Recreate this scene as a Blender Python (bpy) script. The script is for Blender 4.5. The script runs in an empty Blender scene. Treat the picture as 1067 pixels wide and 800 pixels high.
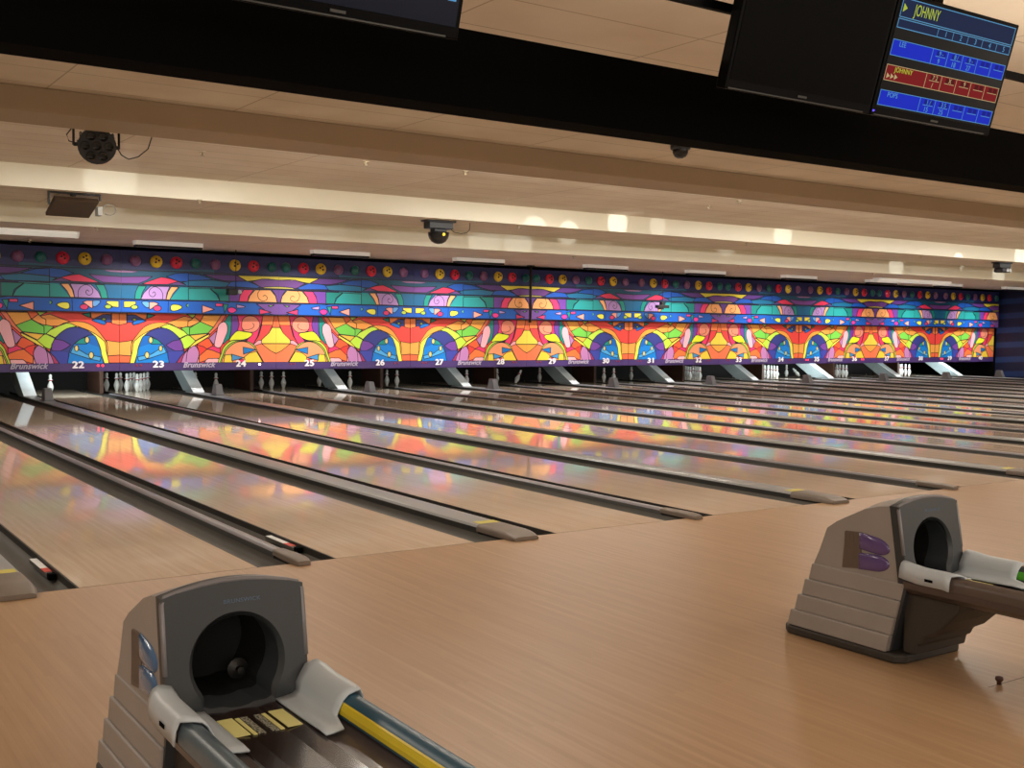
import bpy, bmesh, math, random
from mathutils import Vector, Matrix
random.seed(7)
PI = math.pi
S = bpy.context.scene
COL = S.collection

# ------------------------------------------------------------------ camera
CAM = (-6.2548, -6.6218, 1.5123)
YAW, PITCH, ROLL, FPX = 0.5966, -0.0498, 0.0125, 1169.17
fwd = Vector((math.sin(YAW)*math.cos(PITCH), math.cos(YAW)*math.cos(PITCH), math.sin(PITCH)))
rt = Vector((math.cos(YAW), -math.sin(YAW), 0))
up = rt.cross(fwd)
r2 = rt*math.cos(ROLL) + up*math.sin(ROLL)
u2 = -rt*math.sin(ROLL) + up*math.cos(ROLL)
cd = bpy.data.cameras.new('camera')
cam = bpy.data.objects.new('camera', cd)
COL.objects.link(cam)
cd.sensor_width = 36.0
cd.lens = FPX*36.0/1067.0
cd.clip_start = 0.05
cd.clip_end = 200
m = Matrix((r2, u2, -fwd)).transposed().to_4x4()
m.translation = Vector(CAM)
cam.matrix_world = m
S.camera = cam

# ------------------------------------------------------------------ exposure, world, room lights and added fill
S.view_settings.view_transform = 'Standard'
S.view_settings.look = 'None'
S.view_settings.gamma = 1.0
S.view_settings.use_curve_mapping = False
S.view_settings.exposure = -0.42
w = bpy.data.worlds.new('world'); S.world = w
w.use_nodes = True
w.node_tree.nodes['Background'].inputs[0].default_value = (1, .85, .68, 1)
w.node_tree.nodes['Background'].inputs[1].default_value = 0.05


def area(name, loc, direction, sx, sy, energy, color=(1, .86, .68), spread=PI):
    d = bpy.data.lights.new(name, 'AREA')
    d.shape = 'RECTANGLE'; d.size = sx; d.size_y = sy
    d.energy = energy; d.color = color; d.spread = spread
    o = bpy.data.objects.new(name, d); COL.objects.link(o)
    o.location = loc
    o.rotation_euler = Vector(direction).to_track_quat('-Z', 'Y').to_euler()
    return o


WARM = (1, .90, .77)
CREAM = (1, .95, .85)
# cove tubes hidden on the pin side of the ceiling beam
for x0, x1 in ((-11.5, -5.0), (-1.2, 5), (5, 11), (11, 17), (17, 23), (23, 30)):
    area('cove_light', ((x0+x1)/2, 6.10, 3.64), (0, 1, -.05), x1-x0-.3, .10, 11.5*(x1-x0), CREAM)
# broad unseen fill added behind the bowlers, standing in for a bright concourse
for x in (-8, 2, 12, 22):
    area('concourse_fill', (x, -9.6, 2.3), (.15, 1, .12), 9.0, 2.0, 300, WARM)
# fill added over the approach, behind the black beam, without any fixtures
for x in (-8, -1, 6, 13, 20, 27):
    area('approach_fill', (x, 2.0, 3.78), (0, -.15, -1), 3.0, .4, 135, WARM)
for x in (-7, -1, 5, 12, 20):
    area('approach_fill', (x, -5.6, 3.78), (0, .1, -1), 2.4, .5, 48, WARM)  # more added fill, evens out the near part of the approach
# unseen fill added over the lanes to brighten them and their bounce
for x in (-8, -1, 6, 13, 20, 27):
    area('lane_fill', (x, 8.4, 3.74), (0, .1, -1), 4.0, .4, 170, CREAM)
# upward fill added above the black beam to brighten the ceiling
for x in (-8, 2, 12, 22):
    area('ceiling_fill', (x, -2.02, 2.93), (0, .05, 1), 9.0, .12, 65, WARM)


def spot(loc, target, energy, size, color=(.88, .95, 1), blend=.4):
    d = bpy.data.lights.new('riser_patch_spot', 'SPOT'); d.energy = energy; d.spot_size = math.radians(size); d.spot_blend = blend
    d.color = color; d.shadow_soft_size = .02
    o = bpy.data.objects.new('riser_patch_spot', d); COL.objects.link(o); o.location = loc
    o.rotation_euler = (Vector(target)-Vector(loc)).to_track_quat('-Z', 'Y').to_euler()


# unseen spots added behind the ceiling beam to make bright patches on the risers
for tx, ty, tz, en, sz in ((7.9, 10.6, 3.60, 420, 7), (8.95, 10.6, 3.60, 130, 6), (6.9, 12.6, 3.27, 300, 7), (6.1, 12.6, 3.27, 250, 8), (12.6, 10.6, 3.62, 260, 8), (19.2, 12.6, 3.28, 500, 6), (23.9, 12.6, 3.25, 500, 6), (-1.8, 10.6, 3.62, 120, 11), (21.7, 10.6, 3.6, 400, 7)):
    spot((tx-.6, 6.15, 3.45), (tx, ty, tz), en*2.5, sz)

# ------------------------------------------------------------------ materials
def lin(h):
    r = [int(h[i:i+2], 16)/255 for i in (0, 2, 4)]
    return tuple((c/12.92 if c <= .04045 else ((c+.055)/1.055)**2.4) for c in r) + (1,)


MATS = {}


def mat(name, hexc, rough=.5, metal=0.0, emit=0.0, coat=0.0, spec=.5, noise=0.0, nscale=8, bump=0.0):
    if name in MATS:
        return MATS[name]
    m = bpy.data.materials.new(name); m.use_nodes = True
    nt = m.node_tree; b = nt.nodes['Principled BSDF']
    b.inputs['Base Color'].default_value = lin(hexc)
    b.inputs['Roughness'].default_value = rough
    b.inputs['Metallic'].default_value = metal
    b.inputs['Specular IOR Level'].default_value = spec
    b.inputs['Coat Weight'].default_value = coat
    b.inputs['Coat Roughness'].default_value = .08
    if emit:
        b.inputs['Base Color'].default_value = (0.004, .004, .004, 1) if name.startswith(('score', 'screen')) else lin(hexc)
        b.inputs['Emission Color'].default_value = lin(hexc)
        b.inputs['Emission Strength'].default_value = emit
    if noise or bump:
        tc = nt.nodes.new('ShaderNodeTexCoord')
        n = nt.nodes.new('ShaderNodeTexNoise'); n.inputs['Scale'].default_value = nscale; n.inputs['Detail'].default_value = 5
        nt.links.new(tc.outputs['Object'], n.inputs['Vector'])
        if noise:
            mx = nt.nodes.new('ShaderNodeMixRGB'); mx.blend_type = 'MULTIPLY'; mx.inputs[0].default_value = 1
            cr = nt.nodes.new('ShaderNodeValToRGB')
            cr.color_ramp.elements[0].position = .3; cr.color_ramp.elements[1].position = .7
            lo = 1-noise
            cr.color_ramp.elements[0].color = (lo, lo, lo, 1); cr.color_ramp.elements[1].color = (1, 1, 1, 1)
            nt.links.new(n.outputs['Fac'], cr.inputs[0])
            mx.inputs[1].default_value = lin(hexc)
            nt.links.new(cr.outputs[0], mx.inputs[2]); nt.links.new(mx.outputs[0], b.inputs['Base Color'])
        if bump:
            bp = nt.nodes.new('ShaderNodeBump'); bp.inputs['Strength'].default_value = bump; bp.inputs['Distance'].default_value = .01
            nt.links.new(n.outputs['Fac'], bp.inputs['Height']); nt.links.new(bp.outputs[0], b.inputs['Normal'])
    MATS[name] = m
    return m


def wood(name, c1, c2, rough, bw, bl, spec=.5, line=.75, coat=0.0):
    """boards running along Y"""
    m = bpy.data.materials.new(name); m.use_nodes = True
    nt = m.node_tree; b = nt.nodes['Principled BSDF']; L = nt.links.new
    tc = nt.nodes.new('ShaderNodeTexCoord')
    mp = nt.nodes.new('ShaderNodeMapping'); mp.inputs['Rotation'].default_value = (0, 0, PI/2)
    L(tc.outputs['Object'], mp.inputs['Vector'])
    br = nt.nodes.new('ShaderNodeTexBrick')
    br.inputs['Scale'].default_value = 1; br.inputs['Brick Width'].default_value = bl
    br.inputs['Row Height'].default_value = bw; br.inputs['Mortar Size'].default_value = .0006
    br.inputs['Mortar Smooth'].default_value = .3
    br.inputs['Color1'].default_value = lin(c1); br.inputs['Color2'].default_value = lin(c2)
    c = lin(c1); br.inputs['Mortar'].default_value = (c[0]*line, c[1]*line, c[2]*line, 1)
    br.offset = .37; br.offset_frequency = 2
    L(mp.outputs[0], br.inputs['Vector'])
    mp2 = nt.nodes.new('ShaderNodeMapping'); mp2.inputs['Scale'].default_value = (30, 1.5, 1)
    L(tc.outputs['Object'], mp2.inputs['Vector'])
    n = nt.nodes.new('ShaderNodeTexNoise'); n.inputs['Scale'].default_value = 1.2; n.inputs['Detail'].default_value = 6
    L(mp2.outputs[0], n.inputs['Vector'])
    cr = nt.nodes.new('ShaderNodeValToRGB')
    cr.color_ramp.elements[0].color = (.90, .88, .86, 1); cr.color_ramp.elements[1].color = (1.0, 1.0, 1.0, 1)
    cr.color_ramp.elements[0].position = .3; cr.color_ramp.elements[1].position = .7
    L(n.outputs['Fac'], cr.inputs[0])
    mx = nt.nodes.new('ShaderNodeMixRGB'); mx.blend_type = 'MULTIPLY'; mx.inputs[0].default_value = 1
    L(br.outputs['Color'], mx.inputs[1]); L(cr.outputs[0], mx.inputs[2])
    L(mx.outputs[0], b.inputs['Base Color'])
    # roughness variation (worn patches)
    n2 = nt.nodes.new('ShaderNodeTexNoise'); n2.inputs['Scale'].default_value = .7; n2.inputs['Detail'].default_value = 3
    L(tc.outputs['Object'], n2.inputs['Vector'])
    mr = nt.nodes.new('ShaderNodeMapRange')
    mr.inputs['To Min'].default_value = rough*.8; mr.inputs['To Max'].default_value = rough*1.25
    L(n2.outputs['Fac'], mr.inputs['Value']); L(mr.outputs[0], b.inputs['Roughness'])
    b.inputs['Specular IOR Level'].default_value = spec
    b.inputs['Coat Weight'].default_value = coat; b.inputs['Coat Roughness'].default_value = .04
    return m


def tile_mat(name, hexc, tx, ty, rough=.7):
    m = bpy.data.materials.new(name); m.use_nodes = True
    nt = m.node_tree; b = nt.nodes['Principled BSDF']; L = nt.links.new
    tc = nt.nodes.new('ShaderNodeTexCoord')
    br = nt.nodes.new('ShaderNodeTexBrick')
    br.inputs['Scale'].default_value = 1; br.inputs['Brick Width'].default_value = tx
    br.inputs['Row Height'].default_value = ty; br.inputs['Mortar Size'].default_value = .010
    br.inputs['Mortar Smooth'].default_value = .2; br.offset = 0
    c = lin(hexc)
    br.inputs['Color1'].default_value = c; br.inputs['Color2'].default_value = (c[0]*.95, c[1]*.94, c[2]*.93, 1)
    br.inputs['Mortar'].default_value = (c[0]*.62, c[1]*.58, c[2]*.52, 1)
    L(tc.outputs['Object'], br.inputs['Vector'])
    n = nt.nodes.new('ShaderNodeTexNoise'); n.inputs['Scale'].default_value = 1.1; n.inputs['Detail'].default_value = 5
    L(tc.outputs['Object'], n.inputs['Vector'])
    cr = nt.nodes.new('ShaderNodeValToRGB')
    cr.color_ramp.elements[0].color = (.90, .87, .84, 1); cr.color_ramp.elements[1].color = (1, 1, 1, 1)
    cr.color_ramp.elements[0].position = .35; cr.color_ramp.elements[1].position = .65
    L(n.outputs['Fac'], cr.inputs[0])
    mx = nt.nodes.new('ShaderNodeMixRGB'); mx.blend_type = 'MULTIPLY'; mx.inputs[0].default_value = 1
    L(br.outputs['Color'], mx.inputs[1]); L(cr.outputs[0], mx.inputs[2]); L(mx.outputs[0], b.inputs['Base Color'])
    b.inputs['Roughness'].default_value = rough
    return m


# ------------------------------------------------------------------ mesh helpers
def new_bm():
    return bmesh.new()


def box(bm, x0, y0, z0, x1, y1, z1, mi=0):
    v = [bm.verts.new(c) for c in ((x0, y0, z0), (x1, y0, z0), (x1, y1, z0), (x0, y1, z0), (x0, y0, z1), (x1, y0, z1), (x1, y1, z1), (x0, y1, z1))]
    for f in ((0, 3, 2, 1), (4, 5, 6, 7), (0, 1, 5, 4), (1, 2, 6, 5), (2, 3, 7, 6), (3, 0, 4, 7)):
        fc = bm.faces.new([v[i] for i in f]); fc.material_index = mi
    return v


def prism(bm, prof, a0, a1, axis='x', mi=0, caps=True, closed=True):
    """extrude a 2D profile. axis x: prof=(y,z); axis y: prof=(x,z); axis z: prof=(x,y)"""
    def P3(q, a):
        if axis == 'x': return (a, q[0], q[1])
        if axis == 'y': return (q[0], a, q[1])
        return (q[0], q[1], a)
    A = [bm.verts.new(P3(q, a0)) for q in prof]; B = [bm.verts.new(P3(q, a1)) for q in prof]
    n = len(prof)
    for i in range(n if closed else n-1):
        j = (i+1) % n
        f = bm.faces.new((A[i], A[j], B[j], B[i])); f.material_index = mi
    if caps and closed:
        f = bm.faces.new(A[::-1]); f.material_index = mi
        f = bm.faces.new(B); f.material_index = mi


def lathe(bm, prof, seg=16, mi=0, M=None, mis=None):
    rings = []
    for r, z in prof:
        ring = []
        for i in range(seg):
            a = 2*PI*i/seg
            c = Vector((r*math.cos(a), r*math.sin(a), z))
            if M is not None: c = M @ c
            ring.append(bm.verts.new(c))
        rings.append(ring)
    for k in range(len(rings)-1):
        for i in range(seg):
            j = (i+1) % seg
            f = bm.faces.new((rings[k][i], rings[k][j], rings[k+1][j], rings[k+1][i]))
            f.material_index = mis[k] if mis else mi; f.smooth = True
    for ring, rev in ((rings[0], True), (rings[-1], False)):
        try:
            f = bm.faces.new(ring[::-1] if rev else ring); f.material_index = (mis[0] if rev else mis[-1]) if mis else mi
        except Exception:
            pass


def tube(bm, pts, r, seg=8, mi=0):
    pts = [Vector(p) for p in pts]; rings = []
    for i, p in enumerate(pts):
        t = (pts[min(i+1, len(pts)-1)] - pts[max(i-1, 0)]).normalized()
        a = t.cross(Vector((0, 0, 1)))
        if a.length < .05: a = t.cross(Vector((1, 0, 0)))
        a.normalize(); b = t.cross(a)
        rings.append([bm.verts.new(p + r*(a*math.cos(2*PI*k/seg) + b*math.sin(2*PI*k/seg))) for k in range(seg)])
    for k in range(len(rings)-1):
        for i in range(seg):
            j = (i+1) % seg
            f = bm.faces.new((rings[k][i], rings[k][j], rings[k+1][j], rings[k+1][i])); f.smooth = True; f.material_index = mi
    bm.faces.new(rings[0][::-1]).material_index = mi; bm.faces.new(rings[-1]).material_index = mi


def obj(name, bm, mats, parent=None, bevel=0, smooth=None, loc=None, fixn=True, bseg=2):
    if fixn:
        bmesh.ops.recalc_face_normals(bm, faces=bm.faces)
    me = bpy.data.meshes.new(name); bm.to_mesh(me); bm.free()
    for m_ in (mats if isinstance(mats, (list, tuple)) else [mats]): me.materials.append(m_)
    o = bpy.data.objects.new(name, me); COL.objects.link(o)
    if parent is not None: o.parent = parent
    if loc: o.location = loc
    if smooth is not None:
        for p_ in me.polygons: p_.use_smooth = True
        md = o.modifiers.new('edge', 'EDGE_SPLIT'); md.split_angle = math.radians(smooth)
    if bevel:
        md = o.modifiers.new('bevel', 'BEVEL'); md.width = bevel; md.segments = bseg; md.limit_method = 'ANGLE'; md.angle_limit = math.radians(35)
    return o


def tag(o, label, cat, group=None, kind=None):
    o['label'] = label; o['category'] = cat
    if group: o['group'] = group
    if kind: o['kind'] = kind
    return o


def thing(name, label, cat, loc=(0, 0, 0), rotz=0, group=None):
    o = bpy.data.objects.new(name, None); COL.objects.link(o); o.empty_display_size = .1
    o.location = loc; o.rotation_euler = (0, 0, rotz)
    return tag(o, label, cat, group)


def struct(name, bm, m, **k):
    o = obj(name, bm, m, **k); o['kind'] = 'structure'
    return o


def dup(root, loc=None, rotz=None, label=None, group=None):
    r = root.copy(); COL.objects.link(r)
    if loc is not None: r.location = loc
    if rotz is not None: r.rotation_euler = (0, 0, rotz)
    if label: r['label'] = label
    if group: r['group'] = group
    for ch in list(root.children):
        c = ch.copy(); COL.objects.link(c); c.parent = r
        for g in ch.children:
            d = g.copy(); COL.objects.link(d); d.parent = c
    return r


def text_mesh(name, s, size, m, parent, loc, rot=(PI/2, 0, 0), shear=0.0, bold=0.0, depth=.002, width=None, sx=1.0, shift=0.0):
    c = bpy.data.curves.new(name, 'FONT'); c.body = s; c.size = size; c.align_x = 'CENTER'; c.align_y = 'CENTER'
    c.shear = shear; c.offset = bold; c.extrude = depth; c.space_character = 1.05
    t = bpy.data.objects.new('tmp_text', c); COL.objects.link(t)
    bpy.context.view_layer.update()
    dg = bpy.context.evaluated_depsgraph_get()
    me = bpy.data.meshes.new_from_object(t.evaluated_get(dg))
    bpy.data.objects.remove(t); me.name = name
    if shift:
        bm = bmesh.new()
        for qi, (dx, dy) in enumerate(((0, 0), (shift, 0), (-shift, 0), (0, shift), (0, -shift))):
            n0 = len(bm.verts); bm.from_mesh(me); bm.verts.ensure_lookup_table()
            for v in bm.verts[n0:]: v.co.x += dx; v.co.y += dy; v.co.z += qi*.0007
        bm.to_mesh(me); bm.free()
    me.materials.clear(); me.materials.append(m)
    o = bpy.data.objects.new(name, me); COL.objects.link(o)
    o.parent = parent; o.location = loc; o.rotation_euler = rot
    k = 1.0
    if width:
        xs = [v.co.x for v in me.vertices]; k = width/(max(xs)-min(xs))
    o.scale = (k*sx, 1, 1)
    return o


def ray(px, py):
    return fwd + r2*((px-533.5)/FPX) - u2*((py-400)/FPX)


def at_z(px, py, z):
    d = ray(px, py); t = (z-CAM[2])/d.z; return Vector(CAM) + d*t


def at_y(px, py, y):
    d = ray(px, py); t = (y-CAM[1])/d.y; return Vector(CAM) + d*t


# ------------------------------------------------------------------ layout constants (metres)
P = 3.3877          # pitch of a lane pair
NG, WG, LW = .269, .358, 1.067   # half gap at a plain divider, half gap at a ball-return divider, lane width
XL, XR = -12.0, 30.62
Z1, Z2, Z3, Z4 = 3.09, 3.43, 3.76, 3.81
YM = 16.92


TENS = {2: 'twenty', 3: 'thirty', 4: 'forty'}
ONES = ['', 'one', 'two', 'three', 'four', 'five', 'six', 'seven', 'eight', 'nine']


def nw(n):
    return {19: 'nineteen'}.get(n) or (TENS[n//10] + ('-' + ONES[n % 10] if n % 10 else ''))


def lane_x(n):
    return (n-22)/2*P - (NG+LW/2) if n % 2 == 0 else (n-23)/2*P + (NG+LW/2)


# ------------------------------------------------------------------ the room
M_app = wood('approach_wood', 'B69573', 'AE8D6B', .36, .028, 1.6, spec=.45, line=.80)
M_lane = wood('lane_wood', 'DCC8B2', 'D5BFA7', .05, .028, 3.0, spec=.5, line=.86)
M_ceil4 = tile_mat('ceiling_tile_near', 'D6C8B4', 1.9, .72)
M_ceil3 = tile_mat('ceiling_tile_mid', 'DCD0C0', 2.4, .52)
M_ceil1 = tile_mat('ceiling_tile_far', 'DACEC4', 1.9, .9)
M_riser = mat('riser_paint', 'DBD3BC', .28, noise=.04, nscale=.8)
M_beam = mat('beam_paint', 'A08A6E', .6, noise=.06, nscale=1.0)
M_black = mat('matte_black', '060606', .9, spec=.05)
M_dark = mat('dark_pit', '17130F', .8)

bm = new_bm(); box(bm, XL, -10, -.2, XR, 0, 0)
fl = struct('floor', bm, M_app)
bm = new_bm(); box(bm, XL, 0, -.3, XR, 21.0, -.16)
struct('trim_1', bm, M_dark)      # sub floor under the lanes

bm = new_bm()
box(bm, XL, -10, Z4, XR, 5.3, Z4+.1, 0)
box(bm, XL, 5.3, Z3, XR, 10.6, Z3+.1, 1)
prism(bm, [(10.6, Z2), (12.6, Z2), (12.6, Z2+.1), (10.68, Z2+.1), (10.68, Z3+.1), (10.6, Z3+.1)], XL, XR, 'x', 1)
prism(bm, [(12.6, Z1), (17.2, Z1), (17.2, Z1+.1), (12.68, Z1+.1), (12.68, Z2+.1), (12.6, Z2+.1)], XL, XR, 'x', 2)
for f in bm.faces:
    c = f.calc_center_median(); n_ = f.normal
    f.normal_update()
    if abs(f.normal.y) > .9 and (abs(c.y-10.6) < .02 or abs(c.y-12.6) < .02): f.material_index = 3
struct('ceiling', bm, [M_ceil4, M_ceil3, M_ceil1, M_riser])
bm = new_bm()
box(bm, XL, 5.2, 3.57, XR, 6.0, Z4)
struct('trim_2', bm, M_beam, bevel=.01)
# second boxed beam far right, nearer the bowlers
bm = new_bm(); box(bm, XL, -2.12, 2.535, XR, -1.92, 2.895)
struct('trim_3', bm, M_black)

bm = new_bm(); box(bm, XR, -10, -.3, XR+.15, 21, 4)
Mw = bpy.data.materials.new('navy_striped_wall'); Mw.use_nodes = True
nt = Mw.node_tree; b = nt.nodes['Principled BSDF']; b.inputs['Roughness'].default_value = .5
tc = nt.nodes.new('ShaderNodeTexCoord'); mp = nt.nodes.new('ShaderNodeMapping'); mp.inputs['Rotation'].default_value = (math.radians(4), 0, 0)
wv = nt.nodes.new('ShaderNodeTexWave'); wv.bands_direction = 'Z'; wv.inputs['Scale'].default_value = .62; wv.inputs['Distortion'].default_value = 1.2
wv.inputs['Detail'].default_value = 1; wv.inputs['Detail Scale'].default_value = .4
cr = nt.nodes.new('ShaderNodeValToRGB'); cr.color_ramp.elements[0].position = .55; cr.color_ramp.elements[0].color = lin('0E1438')
cr.color_ramp.elements[1].position = .8; cr.color_ramp.elements[1].color = lin('1C3668')
nt.links.new(tc.outputs['Object'], mp.inputs['Vector']); nt.links.new(mp.outputs[0], wv.inputs['Vector'])
nt.links.new(wv.outputs['Fac'], cr.inputs[0]); nt.links.new(cr.outputs[0], b.inputs['Base Color'])
struct('wall_right', bm, Mw)
bm = new_bm(); box(bm, XL-.15, -10, -.3, XL, 21, 4)
struct('wall_left', bm, mat('wall_tan', 'A08C74', .7))
bm = new_bm(); box(bm, XL, -10.15, -.3, XR, -10, 4)
struct('wall_near', bm, mat('wall_tan', 'A08C74', .7))
bm = new_bm(); box(bm, XL, 20.9, -.16, XR, 21.05, 3.3)
struct('wall_far', bm, M_dark)
bm = new_bm(); box(bm, 9*P+.004, 16.9, -.16, XR, 20.89, 3.05); struct('trim_5', bm, M_black)
bm = new_bm(); box(bm, XL, 17.08, 3.0, XR, 17.2, Z1)
struct('trim_4', bm, M_black)

# ------------------------------------------------------------------ lanes
M_gut = mat('gutter_grey', '57544E', .5, noise=.15, nscale=3)
M_gutlip = mat('lane_edge', '2A2420', .6)
M_deck = mat('pin_deck', 'A89078', .18)
LEN = 17.3


def make_lane(n):
    t = thing('bowling_lane', '', 'bowling lane', (lane_x(n), 0, 0))
    h = LW/2
    bm = new_bm(); box(bm, -h, 0.012, -.06, h, LEN, 0)
    obj('lane_surface', bm, M_lane, t)
    bm = new_bm(); box(bm, -h, LEN, -.06, h, 19.95, 0)
    obj('pin_deck', bm, M_lane, t)
    bm = new_bm(); box(bm, -h, 0.0, -.06, h, .012, -.001)
    obj('foul_line', bm, mat('foul_line_grey', '5A4634', .5), t)
    for s in (-1, 1):
        inner = (s == 1) == (n % 2 == 0)       # towards the plain divider
        gw = .213 if inner else .233
        prof = []
        N = 10
        for i in range(N+1):
            a = PI*i/N
            prof.append((s*(h+.002+gw/2-gw/2*math.cos(a)), -.012-.075*math.sin(a)**.8))
        prof += [(q[0], q[1]-.008) for q in reversed(prof)]
        bm = new_bm(); prism(bm, prof, 0.01, 19.9, 'y')
        obj('gutter', bm, M_gut, t, smooth=40)
        bm = new_bm(); box(bm, s*(h+.001), .01, -.06, s*(h+.012), 19.9, -.001)
        obj('edge_strip', bm, M_gutlip, t)
    return t


odd = make_lane(23); even = make_lane(22)
for n in range(19, 41):
    src = odd if n % 2 else even
    o = src if n in (22, 23) else dup(src, (lane_x(n), 0, 0))
    o['group'] = 'glossy wooden bowling lanes'
    if n == 19: o['label'] = 'glossy maple lane at the far left, outside the wide capping at the left edge'
    elif n == 20: o['label'] = 'glossy maple lane nearest the left edge, between capping with yellow sticker and thin divider'
    elif n == 21: o['label'] = 'glossy maple lane second from the left, left of the capping that runs to number 22'
    else: o['label'] = 'glossy maple bowling lane running to the pins under number %s' % nw(n)

# ------------------------------------------------------------------ dividers
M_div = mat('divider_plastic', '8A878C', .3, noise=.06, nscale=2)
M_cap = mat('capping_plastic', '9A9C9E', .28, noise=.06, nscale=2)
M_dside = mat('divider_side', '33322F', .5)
M_nose = mat('divider_nose', '7C7065', .45, noise=.15, nscale=9)
M_yel = mat('yellow_sticker', 'CABF58', .5)
M_kick = mat('kickback_wood', '4C3022', .6, noise=.25, nscale=4)


def half_round(w, z0, z1, n=10, p=.7):
    pr = [(-w, z0)]
    for i in range(n+1):
        a = PI - PI*i/n
        pr.append((w*math.cos(a), z0+.03 + (z1-z0-.03)*math.sin(a)**p))
    pr.append((w, z0))
    return pr


def make_narrow():
    t = thing('lane_divider', '', 'lane divider', (0, 0, 0))
    bm = new_bm(); prism(bm, [(-.050, -.09), (-.042, .018), (-.030, .031), (-.012, .036), (.012, .036), (.030, .031), (.042, .018), (.050, -.09)], .30, 17.6, 'y')
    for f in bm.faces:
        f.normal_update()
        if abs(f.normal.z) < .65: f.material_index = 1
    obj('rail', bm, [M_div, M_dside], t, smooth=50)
    # rounded nose that reaches over the foul line
    bm = new_bm(); N = 10; rings = []
    prof = half_round(.056, -.001, .044)
    for i in range(N+1):
        y = .32 - .42*i/N
        k = .80+.20*min(1, i/5) if i < 8 else (.97 if i == 8 else (.90 if i == 9 else .72))
        zk = .92+.12*min(1, i/5) if i < 8 else (1.0 if i == 8 else (.92 if i == 9 else .70))
        rings.append([bm.verts.new((q[0]*k, y, .002 if q[1] < .001 else q[1]*zk)) for q in prof])
    for a, c in zip(rings, rings[1:]):
        for i in range(len(prof)):
            j = (i+1) % len(prof); bm.faces.new((a[i], a[j], c[j], c[i]))
    bm.faces.new(rings[0]); bm.faces.new(rings[-1][::-1])
    obj('end_cap', bm, M_nose, t, smooth=50)
    bm = new_bm(); box(bm, -.035, .012, -.16, .035, .30, -.002); obj('block', bm, M_gutlip, t)
    bm = new_bm(); box(bm, -.04, 18.35, -.02, .04, 19.4, .62); obj('kickback_board', bm, M_kick, t)
    return t


def make_wide():
    t = thing('return_capping', '', 'lane divider', (0, 0, 0))
    W = .122
    pr = [(-W, -.09), (-W, .03), (-W+.012, .046), (-W+.035, .052), (W-.035, .052), (W-.012, .046), (W, .03), (W, -.09)]
    bm = new_bm(); prism(bm, pr, .34, 17.6, 'y')
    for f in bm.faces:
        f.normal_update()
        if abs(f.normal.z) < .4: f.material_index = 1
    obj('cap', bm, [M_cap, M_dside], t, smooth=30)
    bm = new_bm(); rings = []
    for i in range(9):
        y = .36 - .48*i/8
        zk = 1.06 - (.0 if i < 5 else .5*((i-5)/3)**1.6)
        wk = 1.02 - (.0 if i < 6 else .18*((i-6)/2)**2)
        rings.append([bm.verts.new((q[0]*wk, y, .002 if q[1] < 0 else q[1]*zk)) for q in pr])
    for a, c in zip(rings, rings[1:]):
        for i in range(len(pr)):
            j = (i+1) % len(pr); bm.faces.new((a[i], a[j], c[j], c[i]))
    bm.faces.new(rings[0]); bm.faces.new(rings[-1][::-1])
    obj('end_cap', bm, M_nose, t, smooth=40)
    bm = new_bm(); box(bm, -.085, .37, .0522, .095, .47, .0538); obj('yellow_sticker', bm, M_yel, t)
    bm = new_bm(); box(bm, -.1, .012, -.16, .1, .34, -.002); obj('block', bm, M_gutlip, t)
    return t


nar = make_narrow(); wid = make_wide()
gd = 'long dividers between the lanes'
for k in range(-2, 9):
    o = nar if k == -2 else dup(nar, (k*P, 0, 0))
    o.location = (k*P, 0, 0); o['group'] = 'thin rounded lane dividers'
    if k < 0: o['label'] = ['thin rounded grey divider, nearest to the left edge of the photo', 'thin rounded grey divider outside the left edge'][-k-1]
    else: o['label'] = 'thin rounded grey divider running between lanes %s and %s' % (nw(22+2*k), nw(23+2*k))
for k in range(-2, 9):
    o = wid if k == -2 else dup(wid, ((k+.5)*P, 0, 0))
    o.location = ((k+.5)*P, 0, 0); o['group'] = 'wide flat cappings'
    if k == -2: o['label'] = 'wide grey capping with yellow sticker, cut by the left edge of the photo'
    elif k == -1: o['label'] = 'wide flat grey capping with yellow sticker, running to the left of number 22'
    else: o['label'] = 'wide flat grey capping running to the ramp between numbers %s and %s' % (nw(23+2*k), nw(24+2*k))

# foul sensors with a white and red sticker in two gutters
M_white = mat('sticker_white', 'E8E8E8', .5); M_red = mat('sticker_red', 'D0402C', .5)


def foul_sensor(x, y, lab):
    t = thing('foul_sensor', lab, 'sensor', (x, y, -.06), 0, 'foul sensors in the gutters')
    bm = new_bm(); box(bm, -.022, -.16, .012, .022, .36, .040); obj('housing', bm, M_gut, t, bevel=.006)
    bm = new_bm(); box(bm, -.022, .02, .0405, .022, .35, .0425); obj('white_label', bm, M_white, t)
    bm = new_bm(); box(bm, -.022, -.10, .0405, .022, .018, .0425); obj('red_label', bm, M_red, t)
    bm = new_bm(); box(bm, -.024, -.22, .012, .022, -.165, .050); obj('bracket', bm, M_black, t, bevel=.004)


foul_sensor(-P+NG-.04, .72, 'white and red labelled sensor in the gutter beside the thin left divider')
foul_sensor(-1.5*P+WG-.04, .72, 'white and red labelled sensor in the gutter beside the capping at the left edge')

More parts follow.
